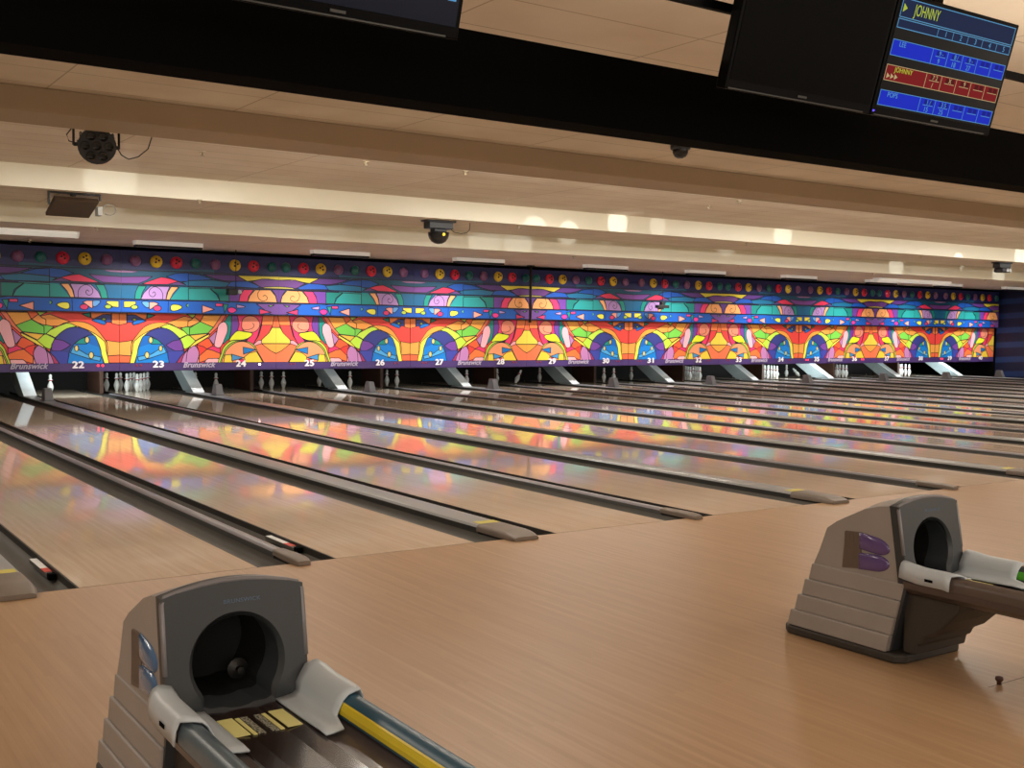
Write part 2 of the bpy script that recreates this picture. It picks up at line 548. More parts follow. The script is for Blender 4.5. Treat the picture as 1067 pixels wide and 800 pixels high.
# ------------------------------------------------------------------ ramps and sensor boxes at the far end of the cappings
M_ramp = mat('ramp_grey', 'EAF2F4', .42, noise=.08, nscale=5)
M_rside = mat('ramp_side_grey', '8E9A9C', .5, noise=.1, nscale=5)
bm = new_bm(); prof = [(17.05, .0535), (17.75, .0535), (18.75, .66), (18.15, .66)]
prism(bm, prof, -.12, .12, 'x')
for f in bm.faces:
    f.normal_update()
ramp = thing('return_ramp', '', 'ramp', (0, 0, 0), 0, 'slanted ramps at the end of the cappings')
bm.free()
bm = new_bm(); prism(bm, prof, -.115, .115, 'x'); obj('side_housing', bm, M_rside, ramp, bevel=.008)
bm = new_bm(); prism(bm, [(17.02, .0535), (18.13, .667), (18.15, .66), (17.05, .0535)], -.122, .122, 'x'); obj('slanted_face', bm, M_ramp, ramp)
M_sb = mat('sensor_grey', '6C6C70', .5, noise=.1, nscale=6)
sbox = thing('sensor_box', '', 'sensor box', (0, 0, 0), 0, 'grey sensor boxes on the cappings')
bm = new_bm()
v = box(bm, -.085, 0, .0155, .075, .30, .235)
for q in (v[4], v[5]): q.co.y += .09
for q in (v[7], v[6]): q.co.y -= .05
for q in v[4:]: q.co.x *= .8
obj('housing', bm, M_sb, sbox, bevel=.008)
bm = new_bm(); box(bm, -.10, -.02, 0, .10, .36, .015); obj('base_plate', bm, M_sb, sbox)
SY = {-1: 15.3, 0: 15.7, 1: 15.5, 2: 15.7, 3: 15.3, 4: 15.3, 5: 14.9, 6: 14.9, 7: 15.1, 8: 15.4}
for k in range(-1, 9):
    o = ramp if k == -1 else dup(ramp)
    o.location = ((k+.5)*P, 0, 0)
    o['label'] = 'pale grey slanted ramp under the mural, between numbers %s and %s' % (nw(23+2*k), nw(24+2*k)) if k >= 0 else 'pale grey slanted ramp under the mural, to the left of number 22'
    o = sbox if k == -1 else dup(sbox)
    o.location = ((k+.5)*P, SY[k], .0525)
    o['label'] = 'small grey sensor box on the capping between lanes %s and %s' % (nw(23+2*k), nw(24+2*k)) if k >= 0 else 'small grey sensor box standing in front of the single lit pin'

# ------------------------------------------------------------------ bowling pins
PIN = [(.0, 0), (.026, 0), (.029, .006), (.036, .03), (.046, .06), (.056, .09), (.0605, .115), (.058, .14), (.050, .17), (.038, .20), (.028, .225), (.0245, .245), (.0535, .262), (.026, .29), (.031, .32), (.0325, .34), (.029, .36), (.018, .376), (.0, .381)]
M_pin = mat('pin_white', 'EDEDE8', .25, coat=.3)
M_pred = mat('pin_red', 'B83030', .35)
bm = new_bm(); lathe(bm, [(r*1.06, z*1.06) for r, z in PIN[1:-1]] + [(.002, .404)], 14, mis=[0]*11+[0]*1+[0]*5)
bmesh.ops.recalc_face_normals(bm, faces=bm.faces)
pin_me = bpy.data.meshes.new('bowling_pin'); bm.to_mesh(pin_me); bm.free()
pin_me.materials.append(M_pin); pin_me.materials.append(M_pred)
for p_ in pin_me.polygons:
    z = p_.center.z
    if .258 < z < .278: p_.material_index = 1
SPOT = {1: (0, 0), 2: (-.1524, .264), 3: (.1524, .264), 4: (-.3048, .528), 5: (0, .528), 6: (.3048, .528), 7: (-.457, .792), 8: (-.152, .792), 9: (.152, .792), 10: (.457, .792)}
WORD = {1: 'front', 2: 'second row left', 3: 'second row right', 4: 'third row left', 5: 'third row middle', 6: 'third row right', 7: 'back row far left', 8: 'back row inner left', 9: 'back row inner right', 10: 'back row far right'}
FULL = list(range(1, 11))
STAND = {22: [2], 23: FULL, 24: [7, 4, 1], 25: [4, 2, 3], 26: [1, 7], 27: [7, 4, 2], 28: [2, 1], 29: [7, 4], 30: [7], 31: [7, 4, 2, 1], 32: [7], 33: FULL, 34: [], 35: FULL, 36: [7], 37: FULL, 38: [], 39: FULL}
PY = 18.5
for n, pl in STAND.items():
    for q in pl:
        o = bpy.data.objects.new('bowling_pin', pin_me); COL.objects.link(o)
        o.location = (lane_x(n)+SPOT[q][0], PY+SPOT[q][1], .0005); o.rotation_euler = (0, 0, random.random()*6)
        if n == 22: lab = 'single brightly lit white bowling pin standing under number 22'
        elif len(pl) == 1: lab = 'single white bowling pin standing beyond number %s' % nw(n)
        else: lab = 'white bowling pin, %s of those standing in lane %s' % (WORD[q], nw(n))
        tag(o, lab, 'bowling pin', 'pins standing in lane %d' % n)
# a tilted pin in lanes 29 and 36, half knocked over by a ball
for n, dx, dy, tilt, lab in ((29, .02, .1, .5, 'tilting white bowling pin, falling over in lane 29'), (36, -.33, .35, -.9, 'brightly lit falling bowling pin in lane 36')):
    o = bpy.data.objects.new('bowling_pin', pin_me); COL.objects.link(o)
    o.location = (lane_x(n)+dx, PY+dy, .02 if n == 29 else .045); o.rotation_euler = (0, tilt, 0)
    tag(o, lab, 'bowling pin', 'falling pins')
# pin deck lamps behind the masking
PL = {22: 34, 23: 7, 24: .6, 25: 2.2, 26: 2.5, 27: 2.5, 28: 2.0, 29: 1.4, 30: 1.0, 31: 3, 32: 3.0, 33: 8, 34: .3, 35: 60, 36: 18, 37: 8, 38: .2, 39: 64, 40: .3}
for n, e_ in PL.items():
    area('pin_deck_light', (lane_x(n), 17.16, .78), (0, 1, -.60), .9, .06, e_*1.15, (.85, .97, 1.0), spread=math.radians(165))

# ------------------------------------------------------------------ mural
MURAL_L = [('F04C44',1,0,[1819,1722,1818,690,1521,690,0,701,0,1504,1,1722]),
('F58648',1,1,[1,1717,150,1720,149,1505,0,1474,0,1504]),
('F58648',1,1,[158,1720,250,1722,561,1722,552,1609,493,1584,375,1655,258,1691,158,1686]),
('207F6F',1,1,[570,1719,731,1687,646,1642,569,1615]),
('3A4590',1,1,[158,1677,325,1685,476,1605,341,1542,157,1522]),
('1A6ABF',1,1,[257,1512,325,1585,476,1605,544,1562,391,1500,291,1472]),
('B0C860',1,1,[345,1589,337,1573,317,1562,292,1562,272,1572,264,1588,272,1604,292,1614,317,1615,337,1605]),
('A8A848',1,0,[1819,1722,1819,1697,1604,1697,1338,1706,1253,1722]),
('F5A04A',1,1,[954,1529,1145,1597,1338,1674,1497,1638,1639,1569,1461,1474,1320,1437,1180,1442,1075,1499]),
('F26A38',1,1,[1515,1642,1595,1720,1731,1722,1819,1722,1819,1553,1639,1569]),
('B8D858',1,1,[1391,1716,1595,1720,1524,1642]),
('78CC50',1,1,[1267,1422,1461,1474,1639,1565,1819,1643,1819,1293,1408,1281,1338,1361]),
('F5A545',1,1,[163,690,191,835,230,979,237,1055,248,1097,264,1135,284,1174,309,1208,340,1248,380,1302,427,1362,475,1414,524,1451,575,1480,628,1503,684,1519,741,1530,799,1536,856,1538,914,1534,971,1524,1029,1508,1087,1485,1145,1456,1207,1421,1269,1381,1320,1334,1356,1280,1381,1221,1390,1157,1378,1096,1351,1032,1319,944,1320,802,1318,690]),
('F5A850',1,1,[0,1126,122,1138,256,1161,235,1014,238,841,0,859]),
('F27048',1,1,[0,859,238,841,246,699,0,701]),
('F0EE58',1,1,[208,690,230,809,263,945,269,1025,278,1077,289,1118,302,1145,317,1160,340,1179,373,1209,415,1243,458,1275,501,1303,546,1330,594,1354,645,1377,698,1397,747,1413,785,1428,820,1439,868,1435,943,1413,1032,1377,1110,1332,1168,1280,1216,1220,1249,1156,1271,1096,1278,1032,1266,944,1253,802,1230,690]),
('C6E850',1,1,[833,1439,937,1489,1023,1502,1162,1447,1338,1361,1412,1285,1249,1206,1110,1332,971,1405]),
('C0E848',1,1,[1246,1195,1412,1278,1479,1264,1532,1211,1589,1154,1425,1011,1319,970,1284,1086]),
('F5C04A',1,1,[1479,1268,1819,1329,1819,1257,1691,1208,1585,1154,1532,1211]),
('F5DE50',1,1,[1407,979,1585,1149,1819,1257,1819,1204,1639,1113,1514,1033,1372,944]),
('3A4088',1,1,[304,690,322,759,359,875,367,950,379,1008,398,1066,427,1135,465,1206,509,1266,561,1314,620,1351,679,1381,736,1403,793,1416,850,1421,908,1419,965,1409,1023,1388,1084,1351,1145,1303,1197,1253,1234,1205,1261,1155,1284,1103,1309,1050,1330,996,1340,944,1337,900,1324,859,1301,802,1293,707,1291,690]),
('74459C',1,1,[953,1067,1092,1152,1258,1183,1311,1068,1319,970,1284,944,1144,944,1022,1006]),
('4048A4',1,0,[1004,909,1144,940,1284,940,1337,873,1187,692,1004,694]),
('1880D2',1,1,[319,690,331,759,359,875,371,951,387,1010,407,1066,426,1130,449,1191,475,1237,505,1259,539,1264,576,1262,619,1252,664,1234,712,1210,765,1179,819,1141,867,1102,903,1063,933,1022,956,979,973,940,984,899,990,838,1012,734,1018,690]),
('1D68BE',1,0,[406,1058,475,1231,576,1249,661,1198,644,1102,423,1028]),
('1A9088',1,1,[644,1084,670,1220,781,1172,880,1088]),
('4FA8E0',1,1,[363,820,643,875,901,1036,961,909,592,784,388,736]),
('E0CC78',1,1,[678,1168,670,1129,648,1105,622,1105,601,1129,593,1168,601,1207,623,1231,649,1231,670,1207]),
('E0CC78',1,1,[878,997,871,960,852,937,829,937,810,960,803,997,810,1034,829,1057,852,1057,871,1034]),
('E0CC78',1,1,[604,857,595,816,572,791,544,791,521,816,512,857,521,898,544,924,572,924,595,898]),
('151520',0,1,[46,855,117,850,189,845,238,841]),
('151520',0,1,[1241,1206,1268,1221,1307,1242,1354,1264,1408,1281,1477,1292,1560,1298,1637,1302,1691,1305]),
('151520',0,1,[1372,944,1397,959,1432,981,1473,1006,1514,1033,1557,1062,1603,1095,1649,1127,1691,1155,1729,1177,1766,1196,1797,1211,1819,1222]),
('A83A6A',1,1,[1169,693,1257,820,1372,944,1345,846,1266,692]),
('C284BA',1,1,[1272,690,1282,733,1319,837,1349,894,1385,930,1425,961,1475,1001,1531,1037,1576,1054,1606,1045,1625,1017,1639,979,1650,937,1656,886,1647,818,1624,716,1615,690]),
('F04C44',1,0,[1594,1336,2209,1712,2505,1717,2505,690,1593,690]),
('F5A848',1,1,[1684,1566,1755,1705,2145,1711,2081,1593,1972,1447]),
('F5A050',1,1,[1488,1602,1559,1666,1680,1569,1576,1506,1487,1469,1417,1450,1417,1566]),
('78CC50',1,1,[1452,1428,1594,1511,1684,1566,1968,1447,1863,1324,1452,1282]),
('F07C5A',1,1,[2145,1711,2255,1713,2081,1467,1899,1299,1845,1317,1972,1447]),
('F5E050',1,1,[1451,1033,1594,1158,1885,1306,1872,1252,1665,1122,1487,1015]),
('F5C04A',1,1,[1452,1273,1867,1317,1576,1161]),
('BA82BA',1,1,[1867,1213,2030,1367,2045,1340,2008,1159,1972,1078,1917,1150]),
('F26038',1,1,[1611,1069,1665,1122,1813,1204,1872,1209,1935,1105,1957,1051,1827,984,1755,1033]),
('F04038',1,1,[1604,1072,1755,1033,1827,984,1728,881,1656,836,1638,979]),
('E83870',1,1,[1827,984,1957,1051,2117,1003,2121,885,1935,961]),
('F57A40',1,1,[1656,832,1827,979,1935,961,2121,885,2121,776,1917,777,1691,701,1656,702]),
('F9BAC0',1,1,[1766,690,1808,749,1847,776,1888,779,1935,777,1995,781,2061,779,2108,753,2134,690]),
('F8A8B0',1,1,[1522,690,1647,818,1659,690]),
('C284BA',1,1,[1375,690,1381,784,1398,908,1423,968,1456,998,1487,1018,1512,1040,1535,1053,1558,1054,1583,1040,1609,1013,1629,979,1646,943,1656,899,1650,836,1619,730,1604,690]),
('1A8C80',1,1,[2200,1567,2301,1714,2375,1715,2366,1415,2323,1215,2191,1088,2172,1124,2246,1287,2283,1415]),
('EE3C70',1,1,[2496,1717,2780,1722,3084,1722,3029,1496,2957,1255,2853,1076,2702,1159,2843,1310,2654,1373,2496,1380]),
('70409C',1,1,[2368,1715,2496,1717,2542,1527,2505,1395,2329,1215,2360,1379]),
('F9B8C2',1,1,[2118,1536,2146,1553,2179,1567,2209,1568,2235,1551,2258,1521,2274,1487,2281,1449,2281,1405,2275,1360,2261,1312,2239,1262,2218,1215,2200,1169,2182,1126,2163,1088,2144,1054,2124,1027,2099,1012,2061,1011,2018,1023,1990,1048,1986,1088,1996,1141,2008,1196,2019,1251,2033,1307,2045,1358,2052,1400,2058,1435,2067,1466,2080,1494,2097,1517]),
('F29478',1,1,[2594,1500,2597,1537,2604,1581,2617,1619,2637,1648,2662,1671,2692,1689,2726,1702,2764,1710,2805,1710,2850,1702,2897,1688,2937,1664,2970,1626,2996,1578,3010,1532,3006,1491,2990,1452,2966,1418,2936,1388,2898,1364,2852,1350,2790,1350,2719,1359,2664,1373,2634,1391,2618,1413,2608,1436,2599,1455,2595,1474]),
('151520',0,1,[2598,1414,2622,1411,2657,1407,2695,1404,2730,1404,2761,1409,2792,1417,2820,1427,2843,1439,2859,1453,2871,1470,2878,1488,2880,1503,2875,1517,2864,1530,2851,1541,2843,1549]),
('E9F132',1,1,[2316,1164,2326,1197,2358,1245,2394,1288,2427,1324,2464,1356,2505,1377,2551,1380,2601,1371,2654,1360,2723,1352,2795,1341,2839,1325,2837,1297,2807,1262,2767,1232,2724,1210,2673,1193,2617,1180,2555,1175,2489,1176,2431,1176,2380,1167,2337,1158]),
('F58548',1,1,[3349,1722,3305,1508,3052,1505,3079,1722]),
('F04A48',1,1,[3052,1505,3305,1508,3224,1346,3052,1186,2853,1076,2985,1274,3029,1418]),
('F27445',1,1,[3388,1722,3388,1461,3294,1462,3349,1722]),
('F5D850',1,1,[3052,1105,3052,1186,3224,1341,3294,1456,3388,1457,3388,1105]),
('F5A848',1,1,[3052,1099,3388,1100,3388,890,3264,942,3138,1034]),
('F87C52',1,1,[2853,1071,3052,1099,3138,1034,3264,942,3388,881,3388,690,3103,690,2995,868]),
('F5A8B4',1,1,[2805,1012,2871,1089,2976,1178,3052,1173,3052,1105,2919,1062]),
('C6DC48',1,1,[2067,690,2093,772,2145,898,2163,965,2182,1006,2209,1042,2246,1085,2290,1123,2338,1152,2389,1166,2444,1171,2505,1171,2578,1168,2658,1162,2730,1148,2788,1128,2837,1101,2881,1062,2919,1012,2951,950,2976,868,3029,744,3047,690]),
('A8C840',1,1,[2115,690,2134,752,2182,870,2201,936,2224,978,2255,1015,2295,1057,2342,1095,2394,1125,2452,1145,2516,1156,2580,1158,2643,1152,2707,1136,2767,1107,2823,1071,2875,1022,2919,942,2985,798,3021,690]),
('F29C6C',1,1,[2144,690,2161,750,2209,867,2233,932,2264,974,2301,1012,2346,1052,2396,1088,2449,1116,2504,1134,2562,1145,2617,1147,2670,1141,2721,1127,2767,1107,2809,1083,2846,1054,2881,1016,2913,973,2944,921,2976,850,3052,733,3076,690]),
('F2D244',1,1,[2191,690,2218,852,2357,866,2401,690]),
('F2D244',1,1,[2655,810,2768,896,2934,927,3084,690,2681,690]),
('1A78C0',1,1,[2627,1025,2929,970,2636,869]),
('4A90C8',1,1,[2371,870,2651,792,2375,729]),
('E83870',1,1,[2492,690,2497,699,2524,738,2547,755,2574,760,2599,759,2621,754,2642,742,2659,722,2676,690])]
MURAL_U = [('23285F',1,0,[0,2997,60,3000,1938,3000,1938,2667,0,2597]),
('1A5270',1,0,[0,2593,1938,2671,1938,2355,0,2304]),
('4A4070',1,0,[0,2593,323,2599,323,2551,0,2539]),
('A878A8',1,0,[0,2580,323,2572,206,2547,0,2544]),
('7A4292',1,1,[0,2454,626,2482,524,2404,355,2330,0,2323]),
('E2375C',1,1,[414,2320,608,2399,813,2475,1002,2447,1172,2397,950,2329]),
('1C56B2',1,1,[916,2491,1123,2565,1403,2584,1632,2563,1758,2545,1758,2412,1172,2397]),
('1A6A92',1,1,[1245,2380,1403,2417,1758,2421,1758,2323,1350,2319]),
('6A4284',1,1,[950,2327,1172,2395,1350,2319]),
('1A6590',1,0,[0,2298,1938,2346,1938,2034,0,2012]),
('1A9282',1,1,[267,2010,288,2156,342,2278,503,2280,422,2143,391,2008]),
('B28AC4',1,1,[391,2008,455,2144,591,2279,988,2285,929,2149,906,2014]),
('151520',0,1,[837,2016,839,2038,841,2071,842,2106,838,2137,828,2164,814,2189,797,2212,778,2231,755,2247,729,2261,702,2269,676,2271,650,2265,624,2251,601,2234,582,2217,570,2198,562,2178,557,2157,557,2138,560,2121,568,2104,579,2090,590,2079,604,2071,619,2066,635,2064,650,2067,663,2075,676,2087,687,2102,692,2116,691,2131,684,2146,675,2160,667,2167,658,2165,648,2157,639,2147,633,2140]),
('F9B274',1,1,[909,2014,949,2167,1019,2282,1171,2278,1053,2143,987,2013]),
('2A9A98',1,0,[990,2009,1088,2136,1210,2274,1938,2284,1938,2017]),
('1C5CB8',1,0,[0,1984,1938,2004,1938,1735,0,1735]),
('EBDA52',1,1,[51,1959,287,1956,290,1913,170,1842,51,1834]),
('A8C850',1,1,[332,1845,318,1819,283,1802,240,1801,205,1816,192,1842,205,1869,240,1886,283,1887,318,1871]),
('62A0DC',1,1,[408,1954,447,1965,511,1965,559,1954,573,1923,570,1881,559,1850,541,1838,515,1837,488,1849,453,1880,418,1922]),
('F2A292',1,1,[563,1954,675,1956,756,1924,657,1856,589,1806,562,1810]),
('D23A6C',1,1,[811,1829,795,1795,754,1774,703,1773,663,1793,647,1826,663,1860,704,1882,754,1883,795,1863]),
('EBE450',1,1,[1021,1902,1058,1914,1110,1915,1157,1910,1198,1898,1235,1880,1247,1859,1221,1834,1170,1806,1122,1787,1080,1779,1041,1781,1014,1793,1003,1826,1005,1869]),
('74C464',1,1,[1332,1896,1336,1914,1352,1933,1376,1941,1413,1935,1458,1919,1482,1901,1468,1881,1435,1860,1402,1850,1374,1858,1346,1877]),
('151520',0,1,[958,1984,956,1938,953,1871,950,1803,948,1757]),
('1C5CB8',1,0,[1375,2017,3388,2034,3388,1735,1375,1735]),
('1A6590',1,0,[1376,2249,3388,2290,3388,1999,1375,2003]),
('23285F',1,0,[3388,3000,3388,2607,2146,2591,2146,3000]),
('1C54AA',1,1,[1376,2562,1606,2556,1820,2493,1910,2454,1376,2425]),
('1A6A92',1,1,[1376,2418,1910,2449,2330,2400,2183,2315,1376,2281]),
('603A88',1,1,[1695,2565,2444,2570,2635,2452,2366,2441,2146,2444,1928,2485]),
('1C56B8',1,1,[2293,2426,2440,2443,2673,2451,2955,2344,2889,2309,2440,2323,2201,2324]),
('70408C',1,1,[2767,2447,3003,2510,3388,2501,3388,2342,3003,2327,2946,2344]),
('E2D242',1,1,[2431,2569,3388,2578,3388,2499,3155,2515,3003,2510,2832,2475,2663,2451]),
('C4B452',1,1,[2946,2296,3079,2343,3388,2358,3388,2301]),
('1A8078',1,1,[1847,2269,2265,2272,2265,1981,2055,2012,2019,2140]),
('2A9A98',1,1,[1376,2254,1842,2263,1986,2139,2051,2015,1375,2008]),
('70409C',1,1,[2260,2276,2589,2278,2500,2153,2478,1993,2260,1999]),
('F03C70',1,1,[2474,1993,2500,2135,2585,2267,2810,2271,2701,2131,2664,1994]),
('F9AC6A',1,1,[2664,1990,2724,2141,2842,2271,3194,2278,3309,2147,3348,1999]),
('6A4090',1,1,[3223,2286,3388,2290,3388,1999,3358,1999,3319,2138]),
('151520',0,1,[3223,2283,3239,2263,3263,2234,3289,2200,3309,2166,3323,2126,3334,2081,3342,2039,3348,2010]),
('151520',0,1,[2946,2271,2936,2255,2921,2233,2906,2207,2899,2182,2899,2157,2905,2130,2914,2104,2927,2082,2945,2065,2966,2051,2990,2041,3013,2035,3036,2035,3060,2041,3082,2049,3099,2059,3110,2071,3116,2086,3119,2101,3118,2115,3110,2128,3098,2142,3083,2153,3070,2159,3057,2158,3043,2152,3031,2145,3022,2140]),
('F2A292',1,1,[1673,1914,1937,1831,1673,1744]),
('DA4282',1,1,[1964,1960,2124,1954,2110,1897,1961,1897]),
('1A9080',1,1,[2128,1946,2241,1939,2155,1758]),
('B492CC',1,1,[2422,1949,2617,1908,2589,1880,2431,1868]),
('EA3C92',1,1,[2234,1855,2258,1870,2294,1880,2330,1882,2368,1870,2407,1848,2426,1826,2410,1801,2375,1775,2339,1759,2306,1759,2272,1768,2247,1783,2233,1805,2227,1832]),
('704A92',1,1,[2871,1971,3388,1983,3388,1735,3299,1735,3195,1749,3004,1874]),
('D23A6A',1,1,[2937,1863,3210,1792,2947,1741]),
('74C464',1,1,[3137,1935,3281,1953,3195,1907])]

BALLS = [('8A5A88', .283, 2.787, .115), ('E2BC32', .708, 2.787, .128), ('D82848', 1.127, 2.785, .128), ('1C7070', 1.537, 2.783, .112), ('8A5A88', 1.957, 2.782, .114), ('E2BC32', 2.389, 2.782, .130), ('D82848', 2.806, 2.780, .128), ('1C7070', 3.222, 2.778, .115)]
MU_MATS = []; MU_IDX = {}


def mi_for(h):
    if h not in MU_IDX:
        MU_IDX[h] = len(MU_MATS); MU_MATS.append(mat('mural_'+h, h, .38, spec=.35))
    return MU_IDX[h]


def poly3(bm, q, y, mi):
    try:
        f = bm.faces.new([bm.verts.new((a, y, c)) for a, c in q]); f.material_index = mi
        f.normal_update()
        if f.normal.y > 0: f.normal_flip()
    except Exception:
        pass


def ribbon(bm, q, y, w_, mi, closed):
    n = len(q)
    for i in range(n if closed else n-1):
        a = Vector(q[i]); b_ = Vector(q[(i+1) % n]); d = b_-a
        if d.length < 1e-4: continue
        if closed and ((a.x < .006 and b_.x < .006) or (a.x > P-.006 and b_.x > P-.006)): continue
        d.normalize(); nn = Vector((-d.y, d.x))*w_/2; e = d*w_*.35
        poly3(bm, [(min(P-.002, max(.002, c_.x)), c_.y) for c_ in (a-e+nn, b_+e+nn, b_+e-nn, a-e-nn)], y, mi)


def mural_mesh(name, data, yf, thick, z0, z1, balls=False):
    bm = new_bm()
    v = box(bm, .004, yf, z0, P-.004, yf+thick, z1, mi_for('23285F' if balls else '4A2E70'))
    y = yf
    for col, poly, out, q in data:
        pts = [(min(P-.002, max(.002, q[i]/1000)), q[i+1]/1000) for i in range(0, len(q), 2)]
        y -= .0003
        if poly: poly3(bm, pts, y, mi_for(col))
        if out or not poly: ribbon(bm, pts, y-.0001, .015 if poly else .012, mi_for('151520'), bool(poly))
    if balls:
        for zz in (1.735, 2.005, 2.305, 2.600):
            y0 = yf-.025
            box(bm, .004, y0, zz-.011, P-.004, yf, zz+.011, mi_for('1E2038'))
    me = bpy.data.meshes.new(name); bm.to_mesh(me); bm.free()
    return me


me_low = mural_mesh('lower_mural', MURAL_L, YM, .05, .69, 1.722)
me_up = mural_mesh('upper_mural', MURAL_U, 16.76, .14, 1.735, 2.995, True)
for h_, u_, z_, r_ in BALLS: mi_for(h_)
mi_for('E8D8E0')
for me in (me_low, me_up):
    for m_ in MU_MATS: me.materials.append(m_)


def mirrored(me):
    c = me.copy()
    bm = bmesh.new(); bm.from_mesh(c)
    for v in bm.verts: v.co.x = P - v.co.x
    bmesh.ops.reverse_faces(bm, faces=bm.faces); bm.to_mesh(c); bm.free()
    return c


me_low_m = mirrored(me_low); me_up_m = mirrored(me_up)


def ball_mesh(h_, r_, mirror):
    bm = new_bm()
    Mx = Matrix.Rotation(PI/2, 4, 'X')
    lathe(bm, [(r_, 0), (r_*.98, .012), (r_*.8, .035), (r_*.5, .055), (r_*.2, .062), (.002, .063)], 20, 0, Mx)
    s = -1 if mirror else 1
    if h_ in ('E2BC32', 'D82848'):
        for dx, dz in ((-.12, .42), (.30, .18), (-.20, -.12)):
            c = Vector((s*dx*r_, 0, dz*r_))
            Mh = Matrix.Translation((c.x, -.054, c.z)) @ Mx
            lathe(bm, [(.17*r_, 0), (.17*r_, .012), (.002, .012)], 10, 1, Mh)
    me = bpy.data.meshes.new('printed_ball'); bmesh.ops.recalc_face_normals(bm, faces=bm.faces); bm.to_mesh(me); bm.free()
    me.materials.append(mat('ball_'+h_, h_, .3, noise=.35 if h_ in ('8A5A88', '1C7070') else .12, nscale=14)); me.materials.append(mat('ball_hole', '2A1A18', .6))
    return me


BM = {}
for h_, u_, z_, r_ in BALLS:
    for mr in (0, 1):
        if (h_, mr) not in BM: BM[(h_, mr)] = ball_mesh(h_, r_, mr)

M_strip = mat('number_strip_purple', '4A3572', .4)
M_num = mat('number_white', 'F2F0F4', .4)
M_logo = mat('logo_silver', 'B9AFC4', .4)
M_ledoff = mat('indicator_dark_red', '8A2038', .4)
M_ledon = mat('indicator_red_lit', 'FF2A3A', .4, emit=4.0)
M_ledhot = mat('indicator_white_lit', 'FFD0D0', .4, emit=10.0)
logo_me = None; led_me = {}


def strip_mesh():
    bm = new_bm(); box(bm, .004, YM-.02, .548, P-.004, YM+.04, .690)
    box(bm, .004, YM-.012, .530, P-.004, YM+.03, .5475)
    return bm


for k in range(-2, 9):
    x0 = k*P; mr = k % 2
    nl, nr = 23+2*k, 24+2*k
    t = thing('masking_panel', 'bright stained-glass style mural panel above lanes %s and %s' % (nw(nl) if nl >= 19 else '', nw(nr) if nr >= 20 else ''), 'mural panel', (x0, 0, 0), 0, 'mural panels over the pins')
    if k == -1: t['label'] = 'bright mural panel with number 22, cut by the left edge of the photo'
    if k == -2: t['label'] = 'bright mural panel outside the left edge'
    for nm, me in (('lower_mural', me_low_m if mr else me_low), ('upper_mural', me_up_m if mr else me_up)):
        o = bpy.data.objects.new(nm, me); COL.objects.link(o); o.parent = t
    for h_, u_, z_, r_ in BALLS:
        o = bpy.data.objects.new('printed_ball', BM[(h_, mr)]); COL.objects.link(o); o.parent = t
        o.location = (P-u_ if mr else u_, 16.752, z_)
        o['label'] = {'8A5A88': 'mauve', 'E2BC32': 'yellow', 'D82848': 'crimson', '1C7070': 'teal'}[h_] + ' bowling ball relief'
    obj('number_strip', strip_mesh(), M_strip, t)
    for n, cx in ((nl, NG+LW/2), (nr, P-NG-LW/2)):
        if n >= 21:
            o = text_mesh('lane_number', str(n), .185, M_num, t, (cx-.02, YM-.0535, .662), shift=.008, depth=.002, width=.235)
        s = 1 if n % 2 else -1
        lit = {22: M_ledon, 24: M_ledhot, 35: M_ledon, 36: M_ledon, 39: M_ledon}.get(n, M_ledoff)
        for dx in ((0,) if n == 24 else (-.045, .045)):
            bm = new_bm(); Mx = Matrix.Translation((cx - s*.42 + dx, YM-.0205, .648)) @ Matrix.Rotation(PI/2, 4, 'X')
            lathe(bm, [(.024, 0), (.024, .006), (.015, .010), (.002, .011)], 10, 0, Mx)
            obj('indicator_light', bm, lit, t)
    text_mesh('logo_lettering', 'Brunswick', .16, M_logo, t, (P/2-.06, YM-.0535, .645), shear=.35, shift=.005, depth=.002, width=.70)
    bm = new_bm(); box(bm, -.0016, YM-.014, .69, .0016, YM+.03, 1.722); obj('seam_bead', bm, M_black, t)

# ------------------------------------------------------------------ ceiling fixtures
M_lwhite = mat('fixture_white_glow', 'E4E2DC', .4, emit=.30)  # faint emission added so the white housings look brighter
M_lblack = mat('fixture_black', '15130F', .5)


def strip_light(px, lab, w_=1.30, first=None):
    c = at_y(px, 255, 15.1)
    t = thing('strip_light', lab, 'ceiling light', (c.x, 15.1, Z1), 0, 'small strip lights that light the mural')
    bm = new_bm(); prism(bm, [(-.09, -.004), (-.085, -.085), (.10, -.085), (.12, -.004)], 0, w_, 'x'); obj('housing', bm, M_lwhite, t, bevel=.004)
    bm = new_bm(); prism(bm, [(-.080, -.0855), (-.07, -.128), (.08, -.128), (.098, -.0855)], .01, w_-.01, 'x'); obj('louvre', bm, M_lblack, t)
    for xx in (.15, w_-.15):
        bm = new_bm(); box(bm, xx-.02, -.02, -.0038, xx+.02, .05, -.0002); obj('mount', bm, M_lblack, t)
    area('mural_light', (c.x+w_/2, 15.24, Z1-.10), (0, .62, -1), w_*.9, .05, 48, (1, .97, .95), spread=math.radians(100))


NM = ['just right of the large white batten on the left', 'above the spiral right of number 24', 'right of the round black moving lamp, above number 28', 'above number 31', 'above the panel seam right of the hanging spotlight cluster', 'left neighbour of the long batten at the right', 'right end of the long batten pair at the right', 'left of the stacked batten on the right', 'cut by the right edge of the photo']
for i, px in enumerate((140, 325, 474, 610, 717, 817, 905, 976, 1048)):
    strip_light(px, 'small white strip light, ' + NM[i])


